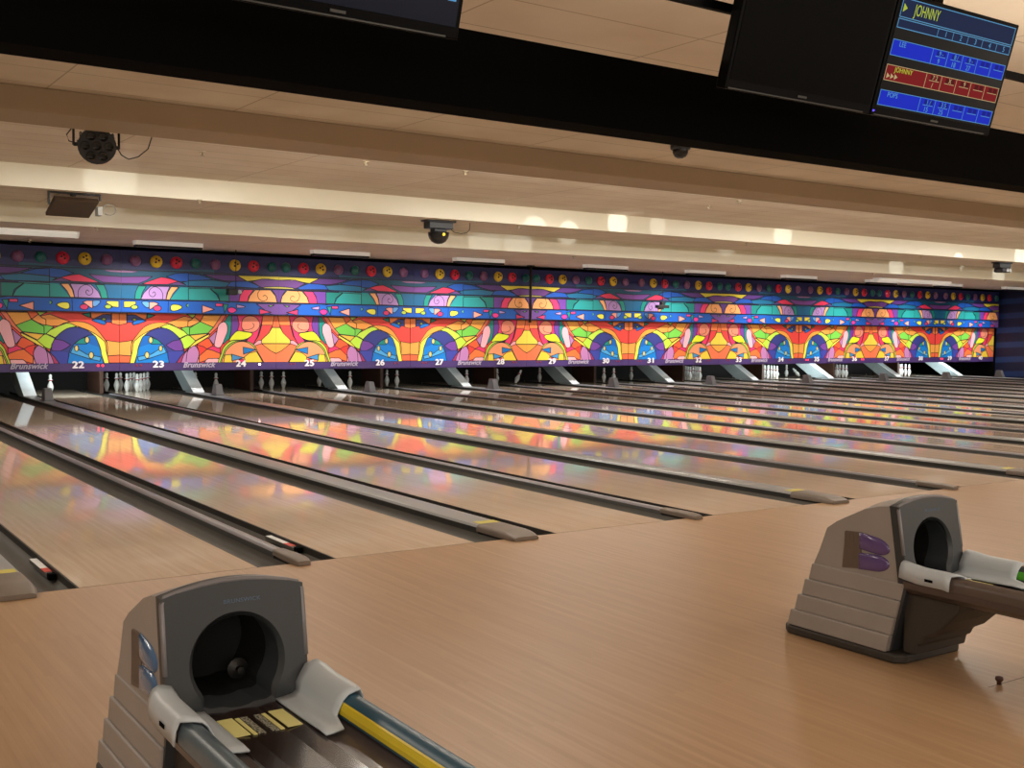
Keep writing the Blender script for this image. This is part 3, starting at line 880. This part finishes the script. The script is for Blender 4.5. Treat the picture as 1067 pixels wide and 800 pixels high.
def batten(x0, x1, y, lab):
    t = thing('batten_light', lab, 'ceiling light', (x0, y, Z1), 0, 'large white battens near the mural')
    L_ = x1-x0
    bm = new_bm(); prism(bm, [(-.11, -.001), (-.11, -.04), (-.05, -.10), (.05, -.10), (.11, -.04), (.11, -.001)], 0, L_, 'x')
    obj('diffuser', bm, mat('batten_diffuser', 'F2F0E6', .4, emit=.45), t)
    for xx in (0, L_-.03):
        bm = new_bm(); prism(bm, [(-.116, -.0005), (-.116, -.043), (-.053, -.106), (.053, -.106), (.116, -.043), (.116, -.0005)], xx-.006, xx+.036, 'x'); obj('end_piece', bm, M_lwhite, t)


batten(-4.0, -1.48, 14.0, 'long white fluorescent batten cut by the left edge of the photo')
batten(20.7, 24.1, 14.4, 'long white fluorescent batten at the right, above numbers 37 to 39')


# six-lens wash light hung behind the ceiling beam
def par_light():
    c = at_y(101, 151, 6.45)
    t = thing('wash_light', 'black round stage light with ring of lenses, hung behind the ceiling beam', 'stage light', (c.x, 6.45, Z3))
    dz = c.z - Z3
    R = Matrix.Translation((0, 0, dz)) @ Matrix.Rotation(math.radians(-12), 4, 'Z') @ Matrix.Rotation(math.radians(112), 4, 'X')
    bm = new_bm(); lathe(bm, [(.15, -.22), (.175, -.15), (.19, -.05), (.20, .02), (.205, .06), (.18, .065)], 24, 0, R)
    for i in range(12):
        a = 2*PI*i/12
        Mb = R @ Matrix.Rotation(a, 4, 'Z') @ Matrix.Translation((.195, 0, -.06))
        vs = box(bm, -.02, -.012, -.07, .012, .012, .10)
        for q in vs: q.co = Mb @ q.co
    obj('housing', bm, mat('stage_black', '2A2D34', .45), t, smooth=40)
    bm = new_bm()
    for i in range(7):
        a = 2*PI*i/6
        Ml = R @ (Matrix.Translation((.125*math.cos(a), .125*math.sin(a), .062)) if i < 6 else Matrix.Translation((0, 0, .062)))
        lathe(bm, [(.052, 0), (.052, .018), (.043, .018), (.034, .004), (.002, .004)], 14, 0, Ml)
    obj('lens_ring', bm, mat('lens_black', '0C0C0E', .15), t)
    bm = new_bm()
    for s in (-1, 1):
        tube(bm, [(s*.245, .02, -.002), (s*.245, .02, dz-.02)], .014)
    tube(bm, [(-.245, .02, -.03), (.245, .02, -.03)], .014)
    tube(bm, [(-.245, .02, dz-.01), (-.19, .02, dz-.01)], .022); tube(bm, [(.19, .02, dz-.01), (.245, .02, dz-.01)], .022)
    obj('yoke', bm, M_lblack, t)
    bm = new_bm(); tube(bm, [(.22, .05, dz+.02), (.28, .05, dz-.08), (.36, .05, dz-.12), (.47, .05, dz-.08), (.58, .05, dz+.02), (.62, .05, dz+.15), (.63, .05, -.002)], .007, 6); obj('cable', bm, M_lblack, t)
    bm = new_bm(); tube(bm, [(-.2, .03, dz), (-.29, .04, dz+.02), (-.31, .05, dz+.09), (-.26, .05, dz+.16), (-.245, .03, dz+.2)], .007, 6); obj('cable', bm, M_lblack, t)


par_light()


def flood():
    t = thing('flood_light', 'flat brown floodlight on a yoke bracket, left under the ceiling step', 'stage light', (-2.2, 10.85, Z2))
    M_fl = mat('flood_brown', '4A3828', .6, noise=.15, nscale=5)
    bm = new_bm(); prism(bm, [(-.02, -.12), (.60, -.31), (.62, -.26), (.05, -.06)], -.33, .30, 'x'); obj('housing', bm, M_fl, t, bevel=.006)
    bm = new_bm()
    box(bm, -.42, -.03, -.025, .27, .03, -.0005); box(bm, -.42, -.03, -.20, -.395, .03, -.0255)
    box(bm, .305, -.03, -.10, .325, .03, -.0255); box(bm, .25, -.03, -.025, .325, .03, -.0005)
    lathe(bm, [(.045, -.055), (.045, -.025)], 12, 0, Matrix.Translation((-.07, 0, 0)))
    obj('yoke', bm, M_lblack, t)
    bm = new_bm(); box(bm, .315, .12, -.30, .38, .30, -.17); obj('junction_box', bm, mat('junction_grey', 'B8B8B4', .5), t, bevel=.006)
    bm = new_bm(); tube(bm, [(.36, .2, -.20)] + [(.50+.10*math.cos(a), .2, -.20+.08*math.sin(a)) for a in [PI-i*PI/7 for i in range(0, 13)]], .008, 6); obj('cable', bm, mat('cable_grey', '9A9A92', .5), t)


flood()


def moving_head(px, py, Y, lab, scale=1.0, box_type=False):
    c = at_y(px, py, Y)
    t = thing('moving_light' if not box_type else 'scanner_light', lab, 'stage light', (c.x, Y, Z2))
    Md = mat('stage_black', '2A2D34', .45)
    s = scale
    bm = new_bm(); box(bm, -.30*s, -.12, -.03, .30*s, .12, -.0005); obj('ceiling_plate', bm, Md, t)
    bm = new_bm(); box(bm, -.25*s, -.11, -.15*s, .25*s, .11, -.031); obj('base', bm, Md, t, bevel=.012)
    if not box_type:
        bm = new_bm(); box(bm, -.13, -.08, -.20, .13, .08, -.151); obj('collar', bm, Md, t, bevel=.01)
        bm = new_bm(); lathe(bm, [(.195, -.21), (.19, -.26), (.17, -.32), (.13, -.375), (.07, -.41), (.003, -.42)], 22); obj('head', bm, mat('stage_gloss', '17171A', .22), t, smooth=60)
        bm = new_bm(); lathe(bm, [(.03, 0), (.024, .02), (.002, .026)], 10, 0, Matrix.Translation((0, -.185, -.255)) @ Matrix.Rotation(PI/2, 4, 'X')); obj('lens', bm, mat('amber_lens', 'F0D84A', .2, emit=1.2), t)
        bm = new_bm(); tube(bm, [(.22, 0, -.12), (.34, 0, -.19), (.48, 0, -.205), (.60, 0, -.18), (.66, 0, -.12), (.67, 0, -.0005)], .007, 6); obj('cable', bm, M_lblack, t)
    else:
        bm = new_bm(); vs = box(bm, -.16, -.14, -.27, .24, .14, -.151); obj('head', bm, Md, t, bevel=.03)
        for dx in (.04, .16):
            bm = new_bm(); lathe(bm, [(.05, 0), (.05, .02), (.038, .02), (.03, .006), (.002, .006)], 12, 0, Matrix.Translation((dx, -.1405, -.21)) @ Matrix.Rotation(PI/2, 4, 'X')); obj('lens', bm, mat('pale_lens', 'C8D0D4', .15), t)


moving_head(457, 236, 11.0, 'black half-dome moving light hanging in the middle of the ceiling')
moving_head(1044, 275, 11.0, 'small black twin-lens effect light on the ceiling at the far right', 1.0, True)

c = at_z(709, 151, Z4)
t = thing('dome_camera', 'small black dome camera on the ceiling below the black beam', 'security camera', (c.x, c.y, Z4))
bm = new_bm(); lathe(bm, [(.125, -.0005), (.125, -.05), (.115, -.06)], 20); obj('base_ring', bm, mat('stage_black', '2A2D34', .45), t)
bm = new_bm(); lathe(bm, [(.10, -.061), (.095, -.10), (.07, -.145), (.035, -.165), (.003, -.17)], 20); obj('dome', bm, mat('stage_gloss', '17171A', .22), t, smooth=60)

# sprinkler heads
SPR = [(211, 158, Z3, 'near left, on the ceiling right of the round stage light'), (381, 168, Z3, 'left of the middle, nearest to the ceiling beam'), (485, 178, Z3, 'above the black half-dome light, beside the beam'), (770, 209, Z3, 'at the right beside the brown ceiling beam'), (739, 214, Z3, 'just left of the one beside the beam at right'),
       (208, 208, Z2, 'on the narrow ceiling step at the left'), (541, 235, Z2, 'on the narrow step right of the half-dome light'), (778, 253, Z2, 'on the narrow ceiling step above number thirty-three'), (960, 266.5, Z2, 'on the narrow ceiling step, just above the long batten at right'),
       (101, 237, Z1, 'beside the flat brown floodlight'), (31, 250, Z1, 'under the long batten at the left edge'), (771, 276, Z1, 'on the low ceiling right of the hanging spotlight cluster'), (910, 284, Z1, 'on the low ceiling left of the right batten'), (1027, 291, Z1, 'on the low ceiling near the right edge'), (598, 267, Z1, 'on the low ceiling above the thick black pole')]
sp = thing('sprinkler_head', '', 'sprinkler', (0, 0, 0), 0, 'ceiling sprinkler heads')
M_br = mat('sprinkler_metal', 'E6DCC0', .25, metal=.6)
bm = new_bm(); lathe(bm, [(.042, -.0005), (.042, -.010), (.015, -.012)], 12); obj('escutcheon', bm, M_br, sp)
bm = new_bm(); lathe(bm, [(.012, -.0125), (.012, -.045), (.03, -.048), (.03, -.053)], 12); obj('deflector', bm, M_br, sp)
for i, (px, py, z, w_) in enumerate(SPR):
    o = sp if i == 0 else dup(sp)
    c = at_z(px, py, z); o.location = (c.x, c.y, z); o['label'] = 'tiny metal sprinkler head ' + w_

# fixtures hanging in front of the mural
c = at_y(243, 304, 16.35)
t = thing('spot_camera', 'small black camera on a hanging rod in front of the mural near number 24', 'camera', (c.x, 16.35, Z1))
dz = c.z-Z1
bm = new_bm(); tube(bm, [(.06, 0, -.0005), (.06, 0, dz+.06)], .009); obj('rod', bm, M_lblack, t)
bm = new_bm(); box(bm, -.13, -.09, dz-.07, .07, .09, dz+.06); obj('housing', bm, M_lblack, t, bevel=.01)
bm = new_bm(); lathe(bm, [(.045, 0), (.04, .03), (.002, .04)], 12, 0, Matrix.Translation((.12, -.05, dz)) @ Matrix.Rotation(PI/2, 4, 'X')); box(bm, .0705, -.04, dz-.03, .12, .04, dz+.03); obj('lens', bm, mat('pale_lens', 'C8D0D4', .15), t)
c = at_y(690, 319, 16.35)
t = thing('spot_light', 'small black spotlight cluster hanging in front of the mural above number 31', 'stage light', (c.x, 16.35, Z1))
dz = c.z-Z1
bm = new_bm(); tube(bm, [(0, 0, -.0005), (0, 0, dz+.05)], .009); obj('rod', bm, M_lblack, t)
bm = new_bm(); box(bm, -.20, -.07, dz-.05, .20, .07, dz+.03); box(bm, -.06, -.05, dz+.03, .07, .05, dz+.12); box(bm, -.12, -.06, dz-.09, .02, .06, dz-.05); obj('housing', bm, M_lblack, t, bevel=.01)
c = at_y(553, 290, 16.5); c2 = at_y(553, 336, 16.5)
bm = new_bm(); tube(bm, [(0, 0, -.0005), (0, 0, c2.z-Z1)], .035, 10); box(bm, -.09, -.05, -.03, .09, .05, -.0005)
tag(obj('hanging_pole', bm, M_lblack, None, loc=(c.x, 16.5, Z1)), 'thick black pole hanging from the ceiling before the mural above number 29', 'pole')

# ------------------------------------------------------------------ overhead monitors
M_bez = mat('monitor_bezel', '040405', .4, spec=.06)
M_scr = mat('screen_dark', '030303', .45, spec=.04)
M_scrb = mat('screen_dim_blue', '0B1122', .3, emit=.8, spec=.1)
M_bar = mat('bezel_trim', '3A3A38', .3)
TW, TH = 1.0, .585
TILT = math.radians(16.0)


def monitor(x0, lab, screen):
    t = thing('scoring_monitor', lab, 'monitor', (x0, -2.957, 2.590), 0, 'overhead scoring monitors')
    t.rotation_euler = (TILT, 0, 0)      # top leans towards the bowlers
    bm = new_bm(); box(bm, .002, 0, 0, TW-.002, .06, TH); obj('housing', bm, M_bez, t, bevel=.006)
    bm = new_bm(); box(bm, .022, -.002, .045, TW-.022, -.0004, TH-.022); obj('screen', bm, screen, t)
    bm = new_bm(); box(bm, .02, -.006, .004, TW-.06, -.0004, .010); obj('bottom_trim', bm, M_bar, t)
    bm = new_bm(); box(bm, TW/2-.03, -.0045, .020, TW/2+.03, -.0004, .030); obj('badge', bm, M_bar, t)
    return t


ma = monitor(-5.03, 'monitor with dim blue screen at the top left, cut by the top edge', M_scrb)
mb = monitor(-2.645, 'blank dark monitor hanging left of the lit score monitor', M_scr)
mc = monitor(-1.641, 'monitor showing blue and red bowling score rows, at the top right', mat('screen_black', '14161C', .3, emit=.25, spec=.1))
# pixel sized things drawn on the score screen: lit panels
E_navy = mat('score_header', '1C2C50', .5, emit=.9, spec=.05)
E_blue = mat('score_blue', '1830D0', .5, emit=1.0, spec=.05)
E_red = mat('score_red', '8C1A20', .5, emit=.9, spec=.05)
E_cyan = mat('score_cyan', '6AB4E8', .5, emit=.8, spec=.05)
E_yel = mat('score_yellow', 'C8D848', .5, emit=.9, spec=.05)
E_pale = mat('score_pale', 'E0C890', .5, emit=.8, spec=.05)
E_dblue = mat('score_dark_blue', '1024A0', .5, emit=.8, spec=.05)
E_dred = mat('score_dark_red', '5E1216', .5, emit=.8, spec=.05)


def flat(bm, x0, z0, x1, z1, y=-.0026, t_=.0006, mi=0):
    box(bm, x0, y, z0, x1, y+t_, z1, mi)


def frame(bm, x0, z0, x1, z1, w_, y, mi=0):
    flat(bm, x0, z0, x1, z0+w_, y, mi=mi); flat(bm, x0, z1-w_, x1, z1, y, mi=mi)
    flat(bm, x0, z0+w_, x0+w_, z1-w_, y, mi=mi); flat(bm, x1-w_, z0+w_, x1, z1-w_, y, mi=mi)


S0, S1 = .03, .97
bm = new_bm()
flat(bm, S0, .475, S1, .565); flat(bm, S0, .425, S1, .470)
obj('header_bars', bm, E_navy, mc)
bm = new_bm()
frame(bm, S0, .475, S1, .565, .004, -.0034); frame(bm, S0, .425, S1, .470, .004, -.0034)
for i in range(5):
    xx = .345 + i*.125; flat(bm, xx, .425, xx+.003, .470, -.0034)
obj('header_lines', bm, E_cyan, mc)
rows = ((.295, .372, E_blue, E_cyan, E_dblue, 'LEE'), (.175, .252, E_red, E_pale, E_dred, 'JOHNNY'), (.055, .130, E_blue, E_cyan, E_dblue, 'POPS'))
text_mesh('name_text', 'JOHNNY', .075, E_yel, mc, (.23, -.0036, .520), depth=.0004, width=.20)
bm = new_bm(); prism(bm, [(.045, .500), (.075, .520), (.045, .540)], -.0040, -.0034, 'y'); obj('marker_arrow', bm, E_yel, mc)
for i in range(5):
    text_mesh('frame_number', str(i+1), .038, E_cyan, mc, (.412+i*.125, -.0040, .447), depth=.0004)
SC = {'LEE': (('9 -', '9'), ('8 /', '18'), ('9 -', '27')), 'JOHNNY': (('7 2', '/'), ('X', ''), ('9', '')), 'POPS': (('1 /', '15'), ('3 5', '25'))}
for z0, z1, mb_, ml, md, nm in rows:
    bm = new_bm(); flat(bm, S0, z0, S1, z1)
    for i in range(5):
        xx = .345+i*.125
        for q in range(2): flat(bm, xx+.038+q*.042, z1-.031, xx+.068+q*.042, z1-.008, -.0031, mi=1)
    obj('score_row', bm, [mb_, md], mc)
    bm = new_bm(); frame(bm, S0, z0, S1, z1, .003, -.0034)
    off = .335 if nm != 'POPS' else .30
    for i in range(6):
        xx = .345 + i*.125
        if xx < S1: flat(bm, xx, z0, xx+.003, z1, -.0034)
    for i in range(5):
        xx = .345+i*.125
        flat(bm, xx+.030, z1-.036, xx+.112, z1-.033, -.0034)
    obj('row_lines', bm, ml, mc)
    text_mesh('name_text', nm, .034, ml if nm != 'JOHNNY' else E_yel, mc, (S0+.02+.019*len(nm), -.0040, z1-.020), depth=.0004)
    for i, (a, b_) in enumerate(SC[nm]):
        text_mesh('score_text', a, .032, ml, mc, (.345+i*.125+.072, -.0042, z1-.020), depth=.0004)
        if b_: text_mesh('score_text', b_, .036, ml, mc, (.345+i*.125+.062, -.0042, z0+.019), depth=.0004)
bm = new_bm()
for i in range(3): prism(bm, [(.045+i*.03, .185), (.069+i*.03, .198), (.045+i*.03, .211)], -.0040, -.0034, 'y')
obj('turn_arrows', bm, E_pale, mc)
bm = new_bm(); flat(bm, .010, .020, .020, .028, -.004, .0035); obj('power_light', bm, mat('power_blue', '5040FF', .4, emit=2.5), mc)
bm = new_bm(); flat(bm, .93, .134, .965, .19, -.003); obj('lit_patch', bm, E_cyan, ma)

# poles and rail that carry the monitors
for x, lab in ((-1.14, 'black ceiling pole above the lit score monitor'), (-2.145, 'black ceiling pole behind the blank monitor'), (-4.53, 'black ceiling pole above the top left monitor')):
    bm = new_bm(); box(bm, -.035, -.02, 2.93, .035, .03, Z4-.0005)
    box(bm, -.09, -.06, Z4-.02, .09, .07, Z4-.0004)
    box(bm, -.12, -.012, 2.86, .12, -.004, 2.99)
    tag(obj('mounting_pole', bm, M_bez, None, loc=(x, -2.955, 0)), lab, 'mounting pole', 'poles carrying the monitors')
bm = new_bm(); box(bm, XL+.01, -2.912, 2.945, XR-.01, -2.885, 2.985)
tag(obj('mounting_rail', bm, M_bez, None), 'long thin black rail running behind the monitors', 'rail')

# ------------------------------------------------------------------ ball return units
M_body = mat('return_taupe', '9E9996', .42, noise=.08, nscale=6)
M_front = mat('return_charcoal', '363A3E', .42, noise=.06, nscale=6)
M_rim = mat('return_rim', '77767A', .3)
M_ledge = mat('ledge_highlight', '958A80', .4)
M_hole = mat('tunnel_black', '060606', .7)
M_base = mat('base_dark', '37332F', .6)
M_grey = mat('cap_grey', 'B8C2CA', .38)
M_bed = mat('bed_brown', '2E2320', .22, coat=.4)
M_shell = mat('rack_shell', '514846', .35, coat=.2)


def fy(z):      # front face position over height
    if z > .366: return -3.47 + (z-.366)/(.72-.366)*.06
    return -3.47 + (.366-z)/(.316)*.08


HW = .215


def top_z(x):
    return .752 - .035*(x/HW)**2


def ball_return(cx, lab, emblem, stripe, rail_top, rail_far):
    t = thing('ball_return', lab, 'ball return', (cx, 0, 0))
    # ---- body behind the front bezel
    rows = []
    ZB = [.05, .12, .19, .26, .33, .366]
    bm = new_bm()
    prof = [(-3.37, .045), (-3.44, .366), (-3.385, .727), (-3.30, .716), (-3.22, .692), (-3.14, .652), (-3.06, .612), (-3.00, .570), (-2.955, .44), (-2.925, .375)]
    prof += [(-2.925, .045)]
    N = 9; rings = []
    for i in range(N):
        x = -HW + 2*HW*i/(N-1)
        crown = -.030*(x/HW)**2
        rings.append([bm.verts.new((x, y, z + (crown+.020 if z > .56 else 0))) for y, z in prof])
    for a, c in zip(rings, rings[1:]):
        for i in range(len(prof)):
            if i in (0, 1): continue      # open behind the front bezel
            j = (i+1) % len(prof); bm.faces.new((a[i], a[j], c[j], c[i]))
    bm.faces.new(rings[0]); bm.faces.new(rings[-1][::-1])
    obj('body', bm, M_body, t, bevel=.014, smooth=35, bseg=3)
    # ---- stepped lower skirt
    for i in range(4):
        z1 = .372 - i*.082; z0 = z1-.0825 if i < 3 else .045
        e = .006 + i*.009; yb = -2.915 + i*.035
        bm = new_bm(); v = box(bm, -HW-e, -3.40, z0, HW+e, yb+.02, z1)
        for q in (v[4], v[5]): q.co.y = -3.455 + (.37-z1)*.23
        for q in (v[0], v[1]): q.co.y = -3.455 + (.37-z0)*.23
        for q in (v[6], v[7]): q.co.y -= .020
        obj('skirt_step', bm, M_body, t, bevel=.006)
    bm = new_bm(); prism(bm, [(-.245, -3.425), (-.20, -3.46), (.20, -3.46), (.245, -3.425), (.255, -2.80), (.22, -2.755), (-.22, -2.755), (-.255, -2.80)], .0, .045, 'z')
    obj('base_plate', bm, M_base, t, bevel=.012)
    # ---- front bezel with the round opening
    NA = 56; cz = .510; R = .134
    outer = []; inner = []
    ANG = [2*PI*i/52 for i in range(52)]
    for sx_ in (-1, 1): ANG += [math.atan2(top_z(HW)-cz, sx_*(HW+.004)) % (2*PI), math.atan2(.05-cz, sx_*(HW+.004)) % (2*PI)]
    ANG.sort()
    for a in ANG:
        dx, dz = math.cos(a), math.sin(a)
        k = 1e9
        if dx > 1e-6: k = min(k, (HW+.004)/dx)
        if dx < -1e-6: k = min(k, -(HW+.004)/dx)
        if dz > 1e-6:
            lo, hi = 0, 1.0
            for _ in range(30):
                mdd = (lo+hi)/2
                if cz+dz*mdd < top_z(max(-HW, min(HW, dx*mdd))): lo = mdd
                else: hi = mdd
            k = min(k, lo)
        if dz < -1e-6: k = min(k, (cz-.05)/-dz)
        outer.append((dx*k, cz+dz*k))
        r = R
        px_, pz_ = dx*r, cz+dz*r
        if dz < -.05:      # opening widens down to the ball bed
            kk = min(.104/abs(dx) if abs(dx) > 1e-3 else 9, (cz-.385)/-dz); r = max(kk, R)
            px_, pz_ = dx*r, cz+dz*r
        inner.append((px_, pz_))
    bm = new_bm()
    def vv(q, dy): return bm.verts.new((q[0], fy(q[1])+dy, q[1]))
    Of = [vv(q, 0) for q in outer]; Ob = [vv(q, .05) for q in outer]
    I2 = [bm.verts.new((q[0]*1.10, fy(q[1]), cz+(q[1]-cz)*1.10)) for q in inner]
    If = [vv(q, .018) for q in inner]; Ib = [bm.verts.new((q[0], -3.30, q[1])) for q in inner]
    for i in range(NA):
        j = (i+1) % NA
        bm.faces.new((Of[i], Of[j], I2[j], I2[i])); bm.faces.new((I2[i], I2[j], If[j], If[i]))
        bm.faces.new((If[i], If[j], Ib[j], Ib[i])); bm.faces.new((Ob[i], Ob[j], Of[j], Of[i]))
    obj('front_bezel', bm, M_front, t, smooth=25)
    # rim bead along the crown
    bm = new_bm()
    tube(bm, [(-HW-.002, fy(.50)+.004, .50), (-HW-.002, fy(.6)+.004, .6), (-HW-.001, fy(.7)+.006, .700)] + [(x, fy(.74)+.006, top_z(x)-.001) for x in [-.205, -.16, -.1, -.04, .04, .1, .16, .205]] + [(HW+.001, fy(.7)+.006, .700), (HW+.002, fy(.6)+.004, .6), (HW+.002, fy(.5)+.004, .5)], .008, 8)
    obj('rim_bead', bm, M_rim, t)
    # tunnel
    bm = new_bm()
    A = [bm.verts.new((q[0]*1.01, -3.425, cz+(q[1]-cz)*1.01)) for q in inner]; B = [bm.verts.new((q[0]*.98, -3.12, cz+(q[1]-cz)*.98)) for q in inner]
    for i in range(NA):
        j = (i+1) % NA; bm.faces.new((A[i], B[i], B[j], A[j]))
    bm.faces.new(B)
    # cover disc plugs the body face behind the opening
    obj('tunnel', bm, M_hole, t, fixn=False)
    bm = new_bm(); lathe(bm, [(.030, 0), (.034, .02), (.012, .03), (.012, .05), (.002, .052)], 14, 0, Matrix.Translation((.075, -3.22, .425)) @ Matrix.Rotation(PI/2, 4, 'X')); obj('lift_wheel', bm, mat('wheel_dark', '1C1B1A', .5), t, smooth=50)
    # side emblem: ribbed window with two gel lobes, both sides
    for s in (-1, 1):
        xs = s*(HW+.0005)
        bm = new_bm()
        a0, a1 = sorted((xs, xs+s*.004))
        prism(bm, [(-3.10, .385), (-3.115, .565), (-3.20, .570), (-3.215, .40)], a0, a1, 'x')
        for i in range(4):
            y_ = -3.115-.022*i; box(bm, a0-.001, y_-.004, .405, a1+.003, y_+.004, .56)
        obj('ribbed_window', bm, mat('window_rib', '665A52', .5), t)
        for cz_, nm in ((.523, 'gel_lobe'), (.438, 'gel_lobe')):
            bm = new_bm()
            up_ = cz_ > .48
            base_ = [(-3.195, -.040), (-3.195, .040)] + [(-3.29-.078*math.sin(a_), .040*math.cos(a_)) for a_ in [PI*q/9 for q in range(10)]]
            rr = []
            for sc_, dxx in ((1, 0), (.95, .006), (.75, .011), (.4, .014)):
                rr.append([bm.verts.new((xs+s*dxx, -3.27+(y_+3.27)*sc_, cz_+z_*sc_+(.010*(y_+3.27)/.1 if up_ else -.006*(y_+3.27)/.1))) for y_, z_ in base_])
            for a_, c_ in zip(rr, rr[1:]):
                for q in range(len(base_)): bm.faces.new((a_[q], a_[(q+1) % len(base_)], c_[(q+1) % len(base_)], c_[q]))
            bm.faces.new(rr[-1]); bm.faces.new(rr[0][::-1])
            o = obj(nm, bm, emblem, t, smooth=60)
    text_mesh('brand_lettering', 'BRUNSWICK', .017, mat('brand_blue', '4C6580', .4), t, (.022, fy(.688)-.0014, .688), rot=(PI/2-.17, 0, 0), depth=.0006, width=.115)
    # ---- rack: bed, rails, caps (axis along -Y)
    Y0, Y1 = -3.475, -5.15
    bm = new_bm(); prism(bm, [(-.112, .378), (-.05, .372), (.05, .372), (.112, .378), (.112, .34), (-.112, .34)], Y1, -3.30, 'y')
    obj('ball_bed', bm, M_bed, t)
    bm = new_bm()
    pr = [(-.262, .395), (-.25, .362), (-.215, .335), (-.15, .322), (.15, .322), (.215, .335), (.25, .362), (.262, .395), (.235, .395), (.18, .372), (.1125, .372), (.1125, .338), (-.1125, .338), (-.1125, .372), (-.18, .372), (-.235, .395)]
    prism(bm, pr, Y1, Y0, 'y'); obj('rack_shell', bm, M_shell, t, smooth=30)
    for s in (-1, 1):
        far = s == 1
        # rail body: rounded top, inner face carries the stripe
        pr = [(.262, .396), (.262, .425), (.254, .447), (.236, .458), (.215, .452), (.200, .438), (.192, .415), (.192, .396)]
        bm = new_bm(); prism(bm, [(s*q[0], q[1]) for q in pr], Y1, -3.70, 'y')
        rl = obj('rail', bm, rail_far if far else rail_top, t, smooth=50)
        if stripe and far:
            bm = new_bm(); prism(bm, [(.1905, .404), (.1905, .417), (.1965, .4345), (.2005, .4385), (.202, .436), (.1935, .4038)], Y1, -3.71, 'y'); obj('stripe', bm, stripe, rl)
        # grey end saddle that flares on to the bed and wraps the rail
        sec = [(.110, .381), (.135, .383), (.165, .388), (.180, .400), (.186, .425), (.198, .448), (.214, .462), (.236, .468), (.250, .470), (.262, .462), (.272, .440), (.275, .400)]
        bm = new_bm(); rings = []
        for i in range(9):
            y = -3.462 - i*.036
            rr = []
            for j, (a, z) in enumerate(sec):
                zz = z + (.012*max(0, 1-i/3.0) if j > 5 else 0) - (.004 if i == 8 else 0)
                aa = a
                if j <= 3: zz += .006*(i/8)**3
                if i == 0 and j > 3: aa = a-.006
                ysh = .075*(i/8) if j < 3 else (.03*(i/8) if j > 8 else 0)
                rr.append(bm.verts.new((s*aa, y-ysh*(1 if j < 3 else -1), zz)))
            rings.append(rr)
        fs = []
        for a, c in zip(rings, rings[1:]):
            for j in range(len(sec)-1): fs.append(bm.faces.new((a[j], a[j+1], c[j+1], c[j])))
        o = obj('rail_saddle', bm, M_grey, t, smooth=60)
        sd = o.modifiers.new('solid', 'SOLIDIFY'); sd.thickness = .005; sd.offset = 1
        bm = new_bm(); box(bm, s*.2795, -3.64, .420, s*.2815, -3.60, .432); obj('slot', bm, M_black, o)
    # stickers on the bed
    for s in (-1, 1):
        for (a, b_, mm, nm) in ((.055, .100, M_yel2, 'yellow_label'), (.034, .046, M_yel2, 'yellow_label'), (.010, .030, M_tag, 'text_label')):
            x0, x1 = sorted((s*a, s*b_))
            bm = new_bm(); vs = box(bm, x0, -3.69, .3735, x1, -3.54, .3755)
            if a > .05:
                for q in vs: q.co.z += .003
            obj(nm, bm, mm, t)
    # belly under the rack
    bm = new_bm(); prism(bm, [(-3.43, .05), (-3.50, .05), (-3.51, .10), (-3.53, .105), (-3.545, .14), (-3.60, .17), (-3.66, .23), (-3.71, .29), (-3.72, .335), (-3.43, .335)], -.19, .19, 'x'); obj('belly', bm, M_base, t, bevel=.012)
    bm = new_bm(); prism(bm, [(-4.95, .0), (-4.75, .0), (-4.80, .321), (-5.00, .321)], -.10, .10, 'x'); obj('rear_foot', bm, M_base, t, bevel=.012)
    return t


M_yel2 = mat('label_yellow', 'DEDA90', .5)
M_tag = bpy.data.materials.new('label_print'); M_tag.use_nodes = True
nt = M_tag.node_tree; b = nt.nodes['Principled BSDF']
tc = nt.nodes.new('ShaderNodeTexCoord'); n = nt.nodes.new('ShaderNodeTexNoise'); n.inputs['Scale'].default_value = 160
cr = nt.nodes.new('ShaderNodeValToRGB'); cr.color_ramp.elements[0].position = .46; cr.color_ramp.elements[0].color = lin('2A2A26'); cr.color_ramp.elements[1].position = .52; cr.color_ramp.elements[1].color = lin('A8A898')
nt.links.new(tc.outputs['Object'], n.inputs['Vector']); nt.links.new(n.outputs['Fac'], cr.inputs[0]); nt.links.new(cr.outputs[0], b.inputs['Base Color'])

M_gblue = mat('gel_blue', '4A6C96', .2, coat=.5)
M_gpur = mat('gel_purple', '5E4A86', .2, coat=.5)
ball_return(-1.5*P+.012, 'taupe ball return unit in the foreground, at the bottom left, with yellow striped rail', M_gblue, mat('stripe_yellow', 'D9C230', .4), mat('rail_bluegrey', '55636C', .3), mat('rail_navy', '2E5266', .35))
ball_return(-.5*P-.02, 'taupe ball return unit at the right with purple emblem and green striped rail', M_gpur, mat('stripe_green', '4FA828', .4), mat('rail_brown', '5C504A', .3), mat('rail_darkgrey', '3C4244', .35))

# floor seam and peg near the right ball return
c = at_z(1030, 716, 0)
bm = new_bm(); box(bm, c.x, c.y-.002, -.002, c.x+2.4, c.y+.002, .0006); struct('trim_6', bm, mat('foul_line_grey', '5A4634', .5))
c = at_z(1041, 713, 0)
bm = new_bm(); lathe(bm, [(.010, .0005), (.010, .012), (.018, .022), (.016, .034), (.002, .038)], 12)
tag(obj('floor_peg', bm, mat('peg_brown', '4A2A1C', .4), None, loc=(c.x, c.y, 0)), 'tiny brown peg standing on the floor at the bottom right', 'peg')
